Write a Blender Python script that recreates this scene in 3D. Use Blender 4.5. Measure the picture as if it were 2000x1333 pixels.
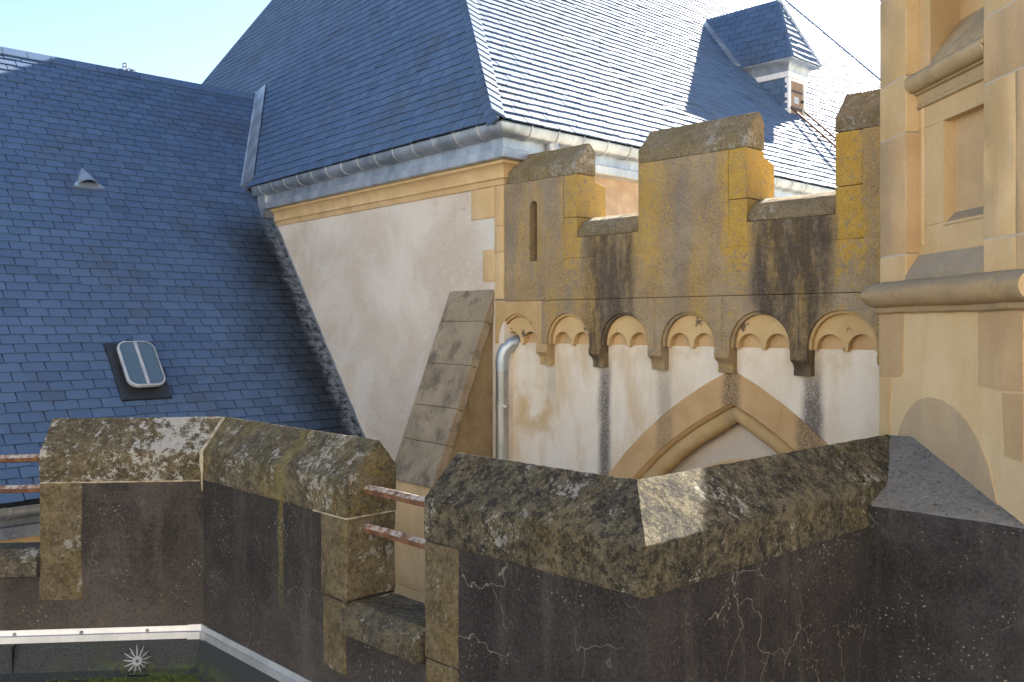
import bpy, math, random
import numpy as np
from mathutils import Vector, Matrix, noise as mnoise
random.seed(7); rng = np.random.default_rng(7)
for o in list(bpy.data.objects): bpy.data.objects.remove(o)
C = bpy.context.scene.collection
SC = bpy.context.scene
# ------------------------------------------------------------------ camera, sky, sun, exposure
F, HZ, K = 1800.0, 633.0, 0.75          # focal length and horizon in photo pixels; metres per survey unit
GROUND = -13.0
FLOOR = -2.467
Z0 = -GROUND*K                          # the camera's height above the ground
cd = bpy.data.cameras.new('camera'); cam = bpy.data.objects.new('camera', cd); C.objects.link(cam)
cam.location = (0, 0, Z0); cam.rotation_euler = (math.pi/2, 0, 0)
cd.sensor_width = 36; cd.lens = 36*F/2000; cd.shift_y = -(666.5-HZ)/2000; cd.clip_start = .05; cd.clip_end = 3000
SC.camera = cam
SUN_AZ, SUN_EL = math.radians(33), math.radians(33.0)
wd = bpy.data.worlds.new('World'); SC.world = wd; wd.use_nodes = True
nt = wd.node_tree; bg = nt.nodes['Background']
sky = nt.nodes.new('ShaderNodeTexSky'); sky.sky_type = 'NISHITA'; sky.sun_disc = False
sky.sun_elevation = SUN_EL; sky.sun_rotation = SUN_AZ; sky.altitude = 200; sky.air_density = 1.0; sky.dust_density = 0.6; sky.ozone_density = 1.0
nt.links.new(sky.outputs[0], bg.inputs[0]); bg.inputs[1].default_value = .05
sd = bpy.data.lights.new('sun', 'SUN'); sd.energy = 5.0; sd.angle = math.radians(.53); sd.color = (1, .93, .82)
sun = bpy.data.objects.new('sun', sd); C.objects.link(sun)
S = Vector((math.sin(SUN_AZ)*math.cos(SUN_EL), math.cos(SUN_AZ)*math.cos(SUN_EL), math.sin(SUN_EL)))
sun.rotation_euler = S.to_track_quat('Z', 'Y').to_euler(); sun.location = (20, 40, 60)
SC.view_settings.view_transform = 'Standard'; SC.view_settings.look = 'None'
SC.view_settings.exposure = 2.5; SC.view_settings.gamma = 1; SC.view_settings.use_curve_mapping = False

# ------------------------------------------------------------------ geometry of the place
A3 = lambda *v: np.array(v, float)
def ray(x, y): return A3((x-1000)/F, 1, (HZ-y)/F)
def unit(v): return v/np.linalg.norm(v)
def vpd(x): return unit(A3(x-1000, F, 0))          # level direction towards a vanishing point on the horizon
def perp(t):
    n = A3(-t[1], t[0], 0); return n if n[1] < 0 else -n
class Fr:                                            # upright wall frame: s along, d out of the face, z up
    def __init__(f, o, t, n=None):
        f.o = np.array(o, float); f.t = t; f.n = perp(t) if n is None else n
    def P(f, s, d, z): return f.o+f.t*s+f.n*d+A3(0, 0, z)
    def px(f, x, y, d=0):
        r = ray(x, y); o = f.o+f.n*d; p = r*(o@f.n)/(r@f.n); return float((p-f.o)@f.t), float(p[2])
def hit(p, n, x, y):
    r = ray(x, y); return r*(p@n)/(r@n)
def corner(P, n1, n2, d1, d2):
    q = np.linalg.solve(np.array([n1[:2], n2[:2]]), [d1, d2]); return A3(P[0]+q[0], P[1]+q[1], 0)
mL, mR, wdir, cdir = vpd(-500), vpd(2880), vpd(-740), vpd(2920)

# ------------------------------------------------------------------ node helpers
class NB:
    def __init__(b, name):
        b.m = bpy.data.materials.new(name); b.m.use_nodes = True; b.t = b.m.node_tree; b.N = b.t.nodes
        b.bsdf = b.N['Principled BSDF']; b.g = b.N.new('ShaderNodeNewGeometry'); b.pos = b.g.outputs['Position']
    def set(b, sock, v):
        if hasattr(v, 'is_linked') or isinstance(v, bpy.types.NodeSocket): b.t.links.new(v, sock)
        elif isinstance(v, tuple) and len(v) == 3 and sock.type == 'RGBA': sock.default_value = (*v, 1)
        else: sock.default_value = v
    def math(b, op, x, y=0.0, clamp=False):
        n = b.N.new('ShaderNodeMath'); n.operation = op; n.use_clamp = clamp; b.set(n.inputs[0], x); b.set(n.inputs[1], y); return n.outputs[0]
    def vmul(b, v, s):
        n = b.N.new('ShaderNodeVectorMath'); n.operation = 'MULTIPLY'; b.set(n.inputs[0], v); n.inputs[1].default_value = s; return n.outputs[0]
    def vadd(b, v, s):
        n = b.N.new('ShaderNodeVectorMath'); n.operation = 'ADD'; b.set(n.inputs[0], v); b.set(n.inputs[1], s); return n.outputs[0]
    def dot(b, v, s):
        n = b.N.new('ShaderNodeVectorMath'); n.operation = 'DOT_PRODUCT'; b.set(n.inputs[0], v); n.inputs[1].default_value = s; return n.outputs['Value']
    def noise(b, scale, stretch=None, detail=5, rough=.6, dist=0.0, col=False, off=0.0):
        v = b.pos
        if off: v = b.vadd(v, (off, off*.7, off*1.3))
        if stretch: v = b.vmul(v, stretch)
        n = b.N.new('ShaderNodeTexNoise'); b.set(n.inputs['Vector'], v)
        n.inputs['Scale'].default_value = scale; n.inputs['Detail'].default_value = detail
        n.inputs['Roughness'].default_value = rough; n.inputs['Distortion'].default_value = dist
        return n.outputs['Color' if col else 'Fac']
    def vor(b, scale, feature='F1', vec=None, out='Distance'):
        n = b.N.new('ShaderNodeTexVoronoi'); n.feature = feature; b.set(n.inputs['Vector'], vec if vec is not None else b.pos)
        n.inputs['Scale'].default_value = scale; return n.outputs[out]
    def warp(b, amount, scale):
        n = b.noise(scale, detail=3, col=True); m = b.N.new('ShaderNodeVectorMath'); m.operation = 'SCALE'
        b.set(m.inputs[0], b.vadd(n, (-.5, -.5, -.5))); m.inputs['Scale'].default_value = amount; return b.vadd(b.pos, m.outputs[0])
    def step(b, v, lo, hi):
        n = b.N.new('ShaderNodeMapRange'); n.interpolation_type = 'SMOOTHSTEP'; b.set(n.inputs[0], v)
        n.inputs[1].default_value = lo; n.inputs[2].default_value = hi; return n.outputs[0]
    def band(b, v, a, c, soft): return b.math('MULTIPLY', b.step(v, a-soft, a+soft), b.math('SUBTRACT', 1.0, b.step(v, c-soft, c+soft)))
    def mul(b, *a):
        r = a[0]
        for q in a[1:]: r = b.math('MULTIPLY', r, q)
        return r
    def mx(b, x, y): return b.math('MAXIMUM', x, y)
    def inv(b, x): return b.math('SUBTRACT', 1.0, x)
    def mix(b, f, c1, c2):
        n = b.N.new('ShaderNodeMix'); n.data_type = 'RGBA'; b.set(n.inputs[0], f); b.set(n.inputs[6], c1); b.set(n.inputs[7], c2); return n.outputs[2]
    def sz(b, fr):                                   # wall coordinates in survey units
        s = b.math('SUBTRACT', b.math('MULTIPLY', b.dot(b.pos, tuple(fr.t)), 1/K), float(fr.o@fr.t))
        z = b.math('MULTIPLY', b.math('SUBTRACT', b.dot(b.pos, (0, 0, 1)), Z0), 1/K); return s, z
    def rnd(b):
        oi = b.N.new('ShaderNodeObjectInfo'); return b.math('FRACT', b.math('ADD', oi.outputs['Random'], b.g.outputs['Random Per Island']))
    def end(b, col, rough=.85, height=None, strength=.5, dist=.01, metal=0.0, spec=None):
        b.set(b.bsdf.inputs['Base Color'], col); b.set(b.bsdf.inputs['Roughness'], rough); b.set(b.bsdf.inputs['Metallic'], metal)
        if spec is not None: b.bsdf.inputs['Specular IOR Level'].default_value = spec
        if height is not None:
            n = b.N.new('ShaderNodeBump'); n.inputs['Strength'].default_value = strength; n.inputs['Distance'].default_value = dist
            b.set(n.inputs['Height'], height); b.t.links.new(n.outputs[0], b.bsdf.inputs['Normal'])
        return b.m

# ------------------------------------------------------------------ mesh helpers
class T: pass
def world(v): return np.asarray(v, float)*K+A3(0, 0, Z0)
def thing(name, label, cat, base, group=None):
    o = bpy.data.objects.new(name, None); C.objects.link(o); o.location = world(base); o.empty_display_size = .3
    o['label'] = label; o['category'] = cat
    if group: o['group'] = group
    return o
def root_loc(p):
    while p.parent: p = p.parent
    return np.array(p.location)
def mesh_obj(name, verts, faces, mat, parent=None, sharp=35, smooth=True, label=None, kind=None):
    V = world(verts)
    off = root_loc(parent) if parent else np.zeros(3)
    me = bpy.data.meshes.new(name); me.from_pydata([tuple(v) for v in (V-off)], [], [tuple(int(i) for i in f) for f in faces]); me.validate()
    if smooth:
        me.shade_smooth(); me.set_sharp_from_angle(angle=math.radians(sharp))
    me.materials.append(mat)
    o = bpy.data.objects.new(name, me); C.objects.link(o)
    if parent: o.parent = parent
    if label: o['label'] = label
    if kind: o['kind'] = kind
    fix(me); return o
import bmesh
def fix(me):
    bm = bmesh.new(); bm.from_mesh(me); bmesh.ops.recalc_face_normals(bm, faces=bm.faces); bm.to_mesh(me); bm.free()
class MB:                                            # collects pieces for one mesh
    def __init__(b): b.v = []; b.f = []
    def add(b, verts, faces):
        n = len(b.v); b.v += [np.asarray(q, float) for q in verts]; b.f += [[i+n for i in f] for f in faces]
    def build(b, name, mat, parent=None, **k): return mesh_obj(name, b.v, b.f, mat, parent, **k)
def prism(front, back):
    n = len(front); return list(front)+list(back), [list(range(n)), list(range(2*n-1, n-1, -1))]+[[i, (i+1) % n, n+(i+1) % n, n+i] for i in range(n)]
def ext(fr, pts, d0, d1): return prism([fr.P(s, d0, z) for s, z in pts], [fr.P(s, d1, z) for s, z in pts])
def poly_obj(name, fr, pts, d0, d1, mat, parent, **k):
    v, f = ext(fr, pts, d0, d1); return mesh_obj(name, v, f, mat, parent, **k)
def boxv(fr, s0, s1, d0, d1, z0, z1): return ext(fr, [(s0, z0), (s1, z0), (s1, z1), (s0, z1)], d0, d1)
def disp(v, amp, freq, seed=0):
    if amp <= 0: return v
    out = []
    for q in v:
        p = Vector(q)*freq+Vector((seed, seed*1.7, -seed))
        w = mnoise.noise_vector(p)+.5*mnoise.noise_vector(p*2.3)+.3*mnoise.noise_vector(p*5.1)
        out.append(np.asarray(q)+np.array(w)*amp)
    return out
def rounded(prof, r, cell):
    """closed profile with its corners softened and its edges cut to about `cell`"""
    n = len(prof); prof = [np.array(p, float) for p in prof]; out = []
    for i in range(n):
        p, a, c = prof[i], prof[i-1], prof[(i+1) % n]
        la, lc = np.linalg.norm(a-p), np.linalg.norm(c-p); q = min(r, .4*la, .4*lc)
        p1 = p+(a-p)/la*q; p2 = p+(c-p)/lc*q; out += [p1, .25*p1+.5*p+.25*p2, p2]
    res = []
    for i in range(len(out)):
        a, c = out[i], out[(i+1) % len(out)]; k = max(1, int(np.linalg.norm(c-a)/cell+.5))
        res += [a+(c-a)*j/k for j in range(k)]
    return res
def loft(secs, caps=True):
    m = len(secs[0]); v = [p for s in secs for p in s]; f = []
    for i in range(len(secs)-1):
        for j in range(m): f.append([i*m+j, i*m+(j+1) % m, (i+1)*m+(j+1) % m, (i+1)*m+j])
    if caps: f += [list(range(m)), list(range((len(secs)-1)*m+m-1, (len(secs)-1)*m-1, -1))]
    return v, f
def block(fr, s0, s1, d0, d1, z0, z1, r=.008, cell=.08, amp=.002, freq=6, prof=None):
    """a stone with worn arrises: (d,z) profile carried along s, ends eased in"""
    P = rounded(prof or [(d0, z0), (d1, z0), (d1, z1), (d0, z1)], r, cell); c = np.mean(P, axis=0)
    n = max(2, int(abs(s1-s0)/cell)); sg = 1 if s1 > s0 else -1
    ss = [(s0, .0)]+[(s0+sg*r, 1)]+[(s0+sg*r+(s1-s0-2*sg*r)*i/n, 1) for i in range(1, n)]+[(s1-sg*r, 1), (s1, 0)]
    secs = []
    for s, full in ss:
        sec = []
        for p in P:
            q = p if full else p+(c-p)/max(np.linalg.norm(c-p), 1e-6)*r
            sec.append(fr.P(s, q[0], q[1]))
        secs.append(sec)
    v, f = loft(secs); return disp(v, amp, freq, seed=s0*3+z0), f
def block_obj(name, mat, parent, fr, *a, label=None, kind=None, sharp=40, **k):
    v, f = block(fr, *a, **k); return mesh_obj(name, v, f, mat, parent, label=label, kind=kind, sharp=sharp)
def tube(path, r, n=10, caps=True):
    path = [np.asarray(p, float) for p in path]; secs = []; up = None
    for i, p in enumerate(path):
        t = unit(path[min(i+1, len(path)-1)]-path[max(i-1, 0)])
        if up is None: up = A3(0, 0, 1) if abs(t[2]) < .9 else A3(1, 0, 0)
        a = unit(np.cross(t, up)); u = np.cross(a, t); up = u; rr = r[i] if hasattr(r, '__len__') else r
        secs.append([p+rr*(math.cos(q)*a+math.sin(q)*u) for q in [2*math.pi*j/n+math.pi/4 for j in range(n)]])
    return loft(secs, caps)
def arc(cx, cy, r, a0, a1, n): return [(cx+r*math.cos(a0+(a1-a0)*i/n), cy+r*math.sin(a0+(a1-a0)*i/n)) for i in range(n+1)]

# ------------------------------------------------------------------ key points, surveyed from the photograph
h = -1.118                                           # underside of the near coping, below the eye
r_ = ray(1261, 1171); PBC = r_*(h/r_[2]); PBC[2] = 0
FB = Fr(PBC, wdir); FC = Fr(PBC, cdir)
S_AB = 3.961; PAB = PBC+wdir*S_AB
adir = vpd(20000); FA = Fr(PAB, -adir)
S_CD = 1.956; PCD = PBC+cdir*S_CD
FD = Fr(PCD, -wdir)
nB = FB.n
W0 = ray(1365, HZ)*9; nW = perp(wdir)
PM = ray(985, HZ)*((W0@nW)/(ray(985, HZ)@nW))
FW = Fr(PM, -wdir)                                   # battlemented wall
FM = Fr(PM, mL); FR = Fr(PM, mR)                     # the tall building's two walls
tT = unit(A3(.0556, -1, 0)); FT = Fr(A3(2.433, 6.098, 0), tT, A3(-tT[1]*-1, 0, 0)*0+unit(A3(-1, -.0556, 0)))

# ------------------------------------------------------------------ materials
def m_slate(name='slate', stain_and_reflection=False):
    b = NB(name); r = b.rnd()
    col = b.mix(r, (.080, .132, .232), (.100, .160, .272))
    col = b.mix(b.mul(b.step(b.math('FRACT', b.math('MULTIPLY', r, 7.31)), .88, .96), .25), col, (.045, .066, .105))
    col = b.mix(b.mul(b.step(b.noise(1.4, detail=5), .50, .74), .45), col, (.085, .098, .112))
    col = b.mix(b.mul(b.step(b.noise(60, detail=5, rough=.7), .57, .70), .35), col, (.17, .19, .21))
    if stain_and_reflection:                                      # damp algae stain and the wall's dark reflection painted in; lime by the wall
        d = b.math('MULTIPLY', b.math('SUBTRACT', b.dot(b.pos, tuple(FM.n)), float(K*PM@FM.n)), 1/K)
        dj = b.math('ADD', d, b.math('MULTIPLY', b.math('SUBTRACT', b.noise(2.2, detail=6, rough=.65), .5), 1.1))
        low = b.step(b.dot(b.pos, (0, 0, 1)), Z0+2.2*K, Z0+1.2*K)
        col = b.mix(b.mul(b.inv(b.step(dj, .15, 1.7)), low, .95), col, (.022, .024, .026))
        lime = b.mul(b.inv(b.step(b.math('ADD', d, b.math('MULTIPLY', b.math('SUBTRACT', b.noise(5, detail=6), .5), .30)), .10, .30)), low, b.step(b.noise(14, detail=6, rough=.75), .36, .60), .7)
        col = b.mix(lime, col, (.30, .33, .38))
    g = b.noise(30, detail=4); rough = b.math('ADD', b.math('MULTIPLY', r, .10), b.math('MULTIPLY', b.noise(8), .16))
    b.bsdf.inputs['IOR'].default_value = 1.5
    return b.end(col, b.math('ADD', rough, .62), g, .12, .004, spec=.10)
def m_zinc(name='zinc', c=(.54, .59, .64), dark=(.34, .38, .43), rough=.45):
    b = NB(name); n = b.noise(5, (1, 1, .5), detail=6, rough=.65); s = b.noise(40, detail=3)
    col = b.mix(b.step(n, .35, .68), dark, c); col = b.mix(b.step(s, .6, .75), col, (.55, .57, .58))
    return b.end(col, b.math('ADD', b.math('MULTIPLY', n, .25), rough-.1), n, .05, .01, metal=.75)
def m_plaster_tall():
    b = NB('smooth_render'); n = b.noise(1.3, detail=6, rough=.55, dist=.6); n2 = b.noise(.5, detail=2)
    col = b.mix(b.step(n, .36, .66), (.58, .50, .42), (.70, .635, .56))
    col = b.mix(b.mul(b.step(b.noise(.9, detail=3, dist=1.2, off=4), .56, .66), .55), col, (.66, .65, .61))
    col = b.mix(b.mul(b.step(n2, .5, .7), .3), col, (.50, .40, .31))
    fine = b.noise(120, detail=2); col = b.mix(b.mul(b.step(fine, .62, .72), .4), col, (.36, .30, .25))
    tro = b.noise(7, (1, 1, 1.6), detail=7, rough=.7, dist=1.5, off=7); col = b.mix(b.mul(b.step(tro, .52, .62), .35), col, (.70, .63, .55)); col = b.mix(b.mul(b.step(tro, .44, .34), .25), col, (.44, .365, .30))
    e = b.vor(.55, 'DISTANCE_TO_EDGE', b.warp(.5, 2)); col = b.mix(b.mul(b.inv(b.step(e, .001, .004)), b.step(b.noise(.8, off=3), .5, .6), .45), col, (.33, .27, .22))
    return b.end(col, .9, b.math('ADD', fine, b.math('ADD', b.math('MULTIPLY', n, 2.0), b.math('MULTIPLY', tro, 2.0))), .22, .005, spec=.2)
def m_plaster_white():
    b = NB('pebbly_limewash'); s, z = b.sz(FW)
    n = b.noise(2.2, (1, 1, .45), detail=6); col = b.mix(b.step(n, .32, .66), (.70, .60, .47), (.80, .73, .64))
    ochre = b.mul(b.step(b.noise(2.6, (1, 1, .3), detail=5, off=9), .50, .68), .6)
    ochre = b.mx(ochre, b.mul(b.band(s, -.05, .75, .25), b.band(z, -1.3, -.75, .25), b.step(b.noise(5, off=2), .35, .6)))
    col = b.mix(ochre, col, (.58, .42, .23))
    jit = b.math('ADD', s, b.math('MULTIPLY', b.math('SUBTRACT', b.noise(7, (1, 1, .35)), .5), .12))
    speck = b.noise(75, detail=3)
    for s0, s1, z0, z1, am in ((1.37, 1.53, -3.2, -.42, .95), (3.79, 3.97, -1.5, -.42, .95), (2.17, 2.33, -1.1, -.42, .42), (2.97, 3.13, -.8, -.42, .5), (.58, .72, -.9, -.42, .3)):
        m = b.mul(b.band(jit, s0, s1, .05), b.band(z, z0, z1, .25 if z0 < -1 else .2), b.math('ADD', .45, b.math('MULTIPLY', b.step(b.math('ADD', speck, b.math('MULTIPLY', b.noise(9), .35)), .45, .72), .5)), am)
        col = b.mix(m, col, (.115, .10, .095))
    top = b.mul(b.band(z, -.42, -.1, .1), b.step(b.noise(6), .4, .7), .5); col = b.mix(top, col, (.56, .43, .27))
    pits = b.step(b.noise(95, detail=2, off=3), .66, .72); col = b.mix(b.mul(pits, .5), col, (.30, .26, .22))
    return b.end(col, .93, b.math('ADD', b.noise(55, detail=4), b.math('MULTIPLY', pits, -.6)), .4, .008, spec=.2)
def m_sand(name, c1, c2, stain=(.26, .20, .13), amt=.35, speck=.3, grime=0.0, ledge=0.0):
    b = NB(name); n = b.noise(3.0, detail=6, rough=.6); r = b.rnd()
    col = b.mix(b.step(n, .3, .7), c1, c2); col = b.mix(b.mul(r, .35), col, tuple(.82*q for q in c1))
    col = b.mix(b.mul(b.step(b.noise(4, (1, 1, .22), detail=6, off=5), .50, .72), amt), col, stain)
    col = b.mix(b.mul(b.step(b.noise(90, detail=3), .60, .70), speck), col, tuple(.6*q for q in stain))
    if grime: col = b.mix(b.mul(b.step(b.noise(5, detail=7, rough=.7, off=11), .47, .66), grime), col, (.105, .09, .075))
    col = b.mix(b.mul(b.step(b.noise(55, detail=7, rough=.8, off=31), .54, .66), .25+.3*speck), col, tuple(.62*q for q in c1))
    if ledge:                                        # lichen and dirt lying on the upper side of the moulding
        up = b.step(b.math('ADD', b.dot(b.g.outputs['Normal'], (0, 0, 1)), b.math('MULTIPLY', b.math('SUBTRACT', b.noise(12, detail=6, rough=.7, off=13), .5), 1.6)), .15, .75); col = b.mix(b.mul(up, ledge), col, (.22, .20, .155))
    fine = b.noise(75, detail=7, rough=.75); col = b.mix(b.mul(b.step(fine, .54, .68), .22), col, tuple(min(1, 1.25*q) for q in c2)); return b.end(col, .9, b.math('ADD', fine, b.math('MULTIPLY', n, 1.5)), .5, .008, spec=.2)
def m_lichen_wall():
    """upper part of the battlemented wall: brown stone, yellow lichen, black run-off under the crenels"""
    b = NB('lichened_battlement_stone'); s, z = b.sz(FW)
    n = b.noise(3.5, detail=7, rough=.65); col = b.mix(b.step(n, .32, .68), (.26, .205, .15), (.40, .325, .235))
    col = b.mix(b.mul(b.step(b.noise(2.5, (1, 1, .35), detail=5, off=3), .45, .65), .75), col, (.26, .22, .195))
    sp = b.noise(95, detail=5, rough=.75, off=1); sp2 = b.noise(22, detail=6, rough=.7, off=6); streak = b.noise(3.5, (1, 1, .18), detail=4, off=8)
    js = b.math('ADD', s, b.math('MULTIPLY', b.math('SUBTRACT', b.noise(6, (1, 1, .3), off=2), .5), .3))
    jam = None
    for a, c, am in ((.93, 1.22, .8), (2.0, 2.28, .75), (3.02, 3.33, .95), (4.12, 4.42, 1.0), (.5, .62, .5)):
        q = b.mul(b.band(js, a, c, .07), am); jam = q if jam is None else b.mx(jam, q)
    up = b.step(z, .15, .9)
    fleck = b.step(b.math('ADD', sp, b.math('MULTIPLY', streak, .55)), .76, .86)
    patch = b.mul(jam, b.step(b.math('ADD', b.math('ADD', sp2, b.math('MULTIPLY', sp, .4)), b.math('MULTIPLY', up, .20)), .71, .90))
    yel = b.mx(b.mul(fleck, .8), b.mul(patch, .95))
    ycol = b.mix(b.noise(14, off=4), (.50, .29, .035), (.64, .43, .10))
    col = b.mix(yel, col, ycol)
    dark = None
    for a, c, am in ((1.28, 1.95, .9), (3.36, 4.10, .95)):
        q = b.mul(b.band(js, a, c, .10), am); dark = q if dark is None else b.mx(dark, q)
    run = b.mul(dark, b.inv(b.step(z, .95, 1.25)), b.step(b.math('ADD', b.noise(9, (1, 1, .2), detail=6), b.math('MULTIPLY', sp2, .4)), .42, .80))
    col = b.mix(b.mul(run, .92), col, (.058, .048, .045))
    dk_ = b.mul(b.step(b.noise(105, detail=5, rough=.8, off=15), .52, .60), .6); col = b.mix(dk_, col, (.075, .058, .045))
    wh = b.mul(b.step(b.noise(120, detail=4, rough=.8, off=12), .57, .64), .55); col = b.mix(wh, col, (.44, .39, .31))
    return b.end(col, .95, b.math('ADD', b.math('MULTIPLY', sp, 1.2), n), .75, .012, spec=.15)
def m_coping(name, white, yellow, base=((.085, .070, .045), (.17, .14, .085)), black=.4, off=0.0, run=None):
    b = NB(name); n = b.noise(7, detail=9, rough=.78, off=off); col = b.mix(b.step(n, .38, .62), *base)
    col = b.mix(b.mul(b.step(b.noise(19, detail=8, rough=.8, off=off+2), .46, .56), black), col, (.030, .029, .030))
    yb = b.mul(b.step(b.noise(3.2, (1, 1, .5), detail=6, off=off+4), .48, .66), b.step(b.noise(60, detail=4, off=off), .42, .62), yellow)
    col = b.mix(yb, col, (.27, .19, .045))
    pale = b.mul(b.step(b.noise(42, detail=7, rough=.85, off=off+7), .52, .59), .55); col = b.mix(pale, col, b.mix(b.noise(12, off=off+1), (.34, .27, .13), (.30, .28, .22)))
    drk = b.mul(b.step(b.noise(60, detail=6, rough=.8, off=off+17), .54, .61), .65); col = b.mix(drk, col, (.028, .025, .022))
    cl = b.step(b.noise(3.0, detail=4, off=off+5), .40, .68)
    wn = b.math('ADD', b.math('ADD', b.noise(24, detail=9, rough=.82, off=off+9), b.math('MULTIPLY', cl, .16)), b.math('MULTIPLY', b.noise(85, detail=4, rough=.7, off=off), .18))
    spot = b.step(wn, .79-.10*white, .83-.10*white); col = b.mix(b.mul(spot, min(1.0, .55+.4*white)), col, b.mix(b.noise(30, off=off+3), (.40, .39, .36), (.58, .57, .53)))
    if run:
        s_, z_ = b.sz(run[0]); js = b.math('ADD', s_, b.math('MULTIPLY', b.math('SUBTRACT', b.noise(9), .5), .08))
        col = b.mix(b.mul(b.band(js, run[1], run[2], .03), b.step(b.noise(30, detail=6, rough=.75), .40, .60), .6), col, (.27, .225, .06))
    v2 = b.vor(120, vec=b.warp(.02, 40)); sp2 = b.mul(b.inv(b.step(v2, .16, .26)), b.step(b.noise(8, off=off+3), .45, .6), .8*min(1, white+.25))
    col = b.mix(sp2, col, (.48, .45, .37))
    hgt = b.math('ADD', b.noise(48, (1, 1, 1.3), detail=8, rough=.75, off=off), b.math('MULTIPLY', n, .7))
    return b.end(col, .95, hgt, 1.0, .026, spec=.12)
def m_render(name, fr, tone, cracks=.8, off=0.0, brown=.4, run=None):
    """old cement render, nearly black with soot; pale crazing"""
    b = NB(name); s, z = b.sz(fr); n = b.noise(4, detail=7, rough=.68, off=off)
    col = b.mix(b.step(n, .34, .68), tuple(q*.5 for q in tone), tone)
    col = b.mix(b.mul(b.step(b.noise(6, (1, 1, .14), detail=6, off=off+2), .47, .66), .75), col, (.024, .021, .023))
    col = b.mix(b.mul(b.step(b.noise(5, (1, 1, .10), detail=6, rough=.7, off=off+6), .54, .70), .25+.4*brown), col, (.120, .108, .098))
    col = b.mix(b.mul(b.step(b.noise(1.7, detail=6, rough=.7, off=off+14), .52, .66), .15+.5*brown), col, (.108, .096, .090))
    if run: col = b.mix(b.mul(b.band(b.math('ADD', s, b.math('MULTIPLY', b.math('SUBTRACT', b.noise(8, (1, 1, .2)), .5), .05)), run[0], run[1], .015), b.step(z, -1.95, -1.4), b.step(b.noise(40, detail=5), .30, .60), .65), col, (.17, .145, .04))
    low = b.mul(b.inv(b.step(b.math('ADD', z, b.math('MULTIPLY', b.noise(3.5, off=off+1), .8)), -1.75, -1.15)), brown); col = b.mix(low, col, (.100, .086, .074))
    col = b.mix(b.mul(b.step(b.noise(110, detail=3, off=off), .60, .72), .35), col, (.12, .105, .095))
    col = b.mix(b.mul(b.step(b.noise(85, detail=6, rough=.8, off=off+19), .52, .60), .45), col, (.095, .085, .080))
    col = b.mix(b.mul(b.step(b.noise(70, detail=6, rough=.8, off=off+29), .53, .60), .6), col, (.016, .013, .014))
    e = b.vor(3.6, 'DISTANCE_TO_EDGE', b.warp(.30, 4.5)); line = b.inv(b.step(b.math('ADD', e, b.math('MULTIPLY', b.noise(30, detail=3), .014)), .0075, .019))
    line = b.mul(line, b.step(b.noise(2.2, detail=4, off=off+8), .46, .60), cracks); col = b.mix(b.mul(line, .85), col, (.215, .195, .175))
    v2 = b.vor(48, vec=b.warp(.03, 30)); sp = b.mul(b.inv(b.step(v2, .13, .24)), b.step(b.noise(4.5, off=off+3), .50, .66)); col = b.mix(b.mul(sp, .75), col, (.33, .30, .25))
    hgt = b.math('ADD', b.noise(70, detail=6, rough=.7), b.math('ADD', b.math('MULTIPLY', n, .8), b.math('MULTIPLY', line, .5)))
    return b.end(col, .92, hgt, .6, .009, spec=.2)
def m_simple(name, c1, c2, scale=8, rough=.7, metal=0.0, bump=.3, spec=None, stretch=None):
    b = NB(name); n = b.noise(scale, stretch, detail=6, rough=.65); col = b.mix(b.step(n, .36, .64), c1, c2)
    return b.end(col, rough, b.noise(scale*6, detail=4), bump, .005, metal=metal, spec=spec)
def m_rust():
    b = NB('rusted_iron'); n = b.noise(20, detail=6, rough=.7); col = b.mix(b.step(n, .38, .64), (.095, .042, .024), (.20, .10, .055))
    up = b.dot(b.g.outputs['Normal'], (0, 0, 1)); flake = b.mul(b.step(up, .2, .75), b.step(b.noise(30, detail=5, off=3), .36, .60))
    col = b.mix(b.mul(flake, .85), col, (.42, .39, .37)); return b.end(col, .85, b.noise(80, detail=5), .8, .006)
def m_membrane():
    b = NB('bitumen_membrane'); n = b.noise(160, detail=3); col = b.mix(b.step(n, .4, .65), (.010, .014, .018), (.042, .050, .052))
    col = b.mix(b.mul(b.step(b.noise(2, detail=5), .5, .7), .4), col, (.022, .030, .026))
    q = b.vadd(b.pos, tuple(-world(PAB+A3(-.2, -.15, FLOOR)))); ln = b.N.new('ShaderNodeVectorMath'); ln.operation = 'LENGTH'; b.set(ln.inputs[0], q)
    al = b.mul(b.inv(b.step(b.math('ADD', ln.outputs['Value'], b.math('MULTIPLY', b.noise(5, detail=5), .5)), .45, .95)), b.step(b.noise(14, detail=6), .40, .62), b.inv(b.step(b.dot(b.pos, (0, 0, 1)), Z0+K*FLOOR+.03, Z0+K*FLOOR+.12)), .7); col = b.mix(al, col, (.060, .080, .014))
    return b.end(col, .75, n, .6, .004)
def m_glass():
    b = NB('skylight_glass'); b.bsdf.inputs['Base Color'].default_value = (.08, .13, .18, 1); b.bsdf.inputs['Roughness'].default_value = .06
    b.bsdf.inputs['Specular IOR Level'].default_value = .7; return b.m
def m_wood():
    b = NB('weathered_planks'); n = b.noise(14, (6, 6, .5), detail=6); r = b.rnd(); col = b.mix(b.step(n, .35, .65), (.20, .12, .075), (.36, .26, .19)); col = b.mix(b.mul(r, .4), col, (.14, .095, .07))
    return b.end(col, .85, n, .5, .004)
def m_ground():
    b = NB('pale_courtyard_ground'); n = b.noise(.15, detail=6); col = b.mix(b.step(n, .42, .58), (.46, .41, .33), (.36, .33, .25)); col = b.mix(b.mul(b.step(b.noise(.03, detail=4), .52, .6), .8), col, (.10, .13, .045))
    return b.end(col, .95, b.noise(6), .3, .02)
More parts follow.
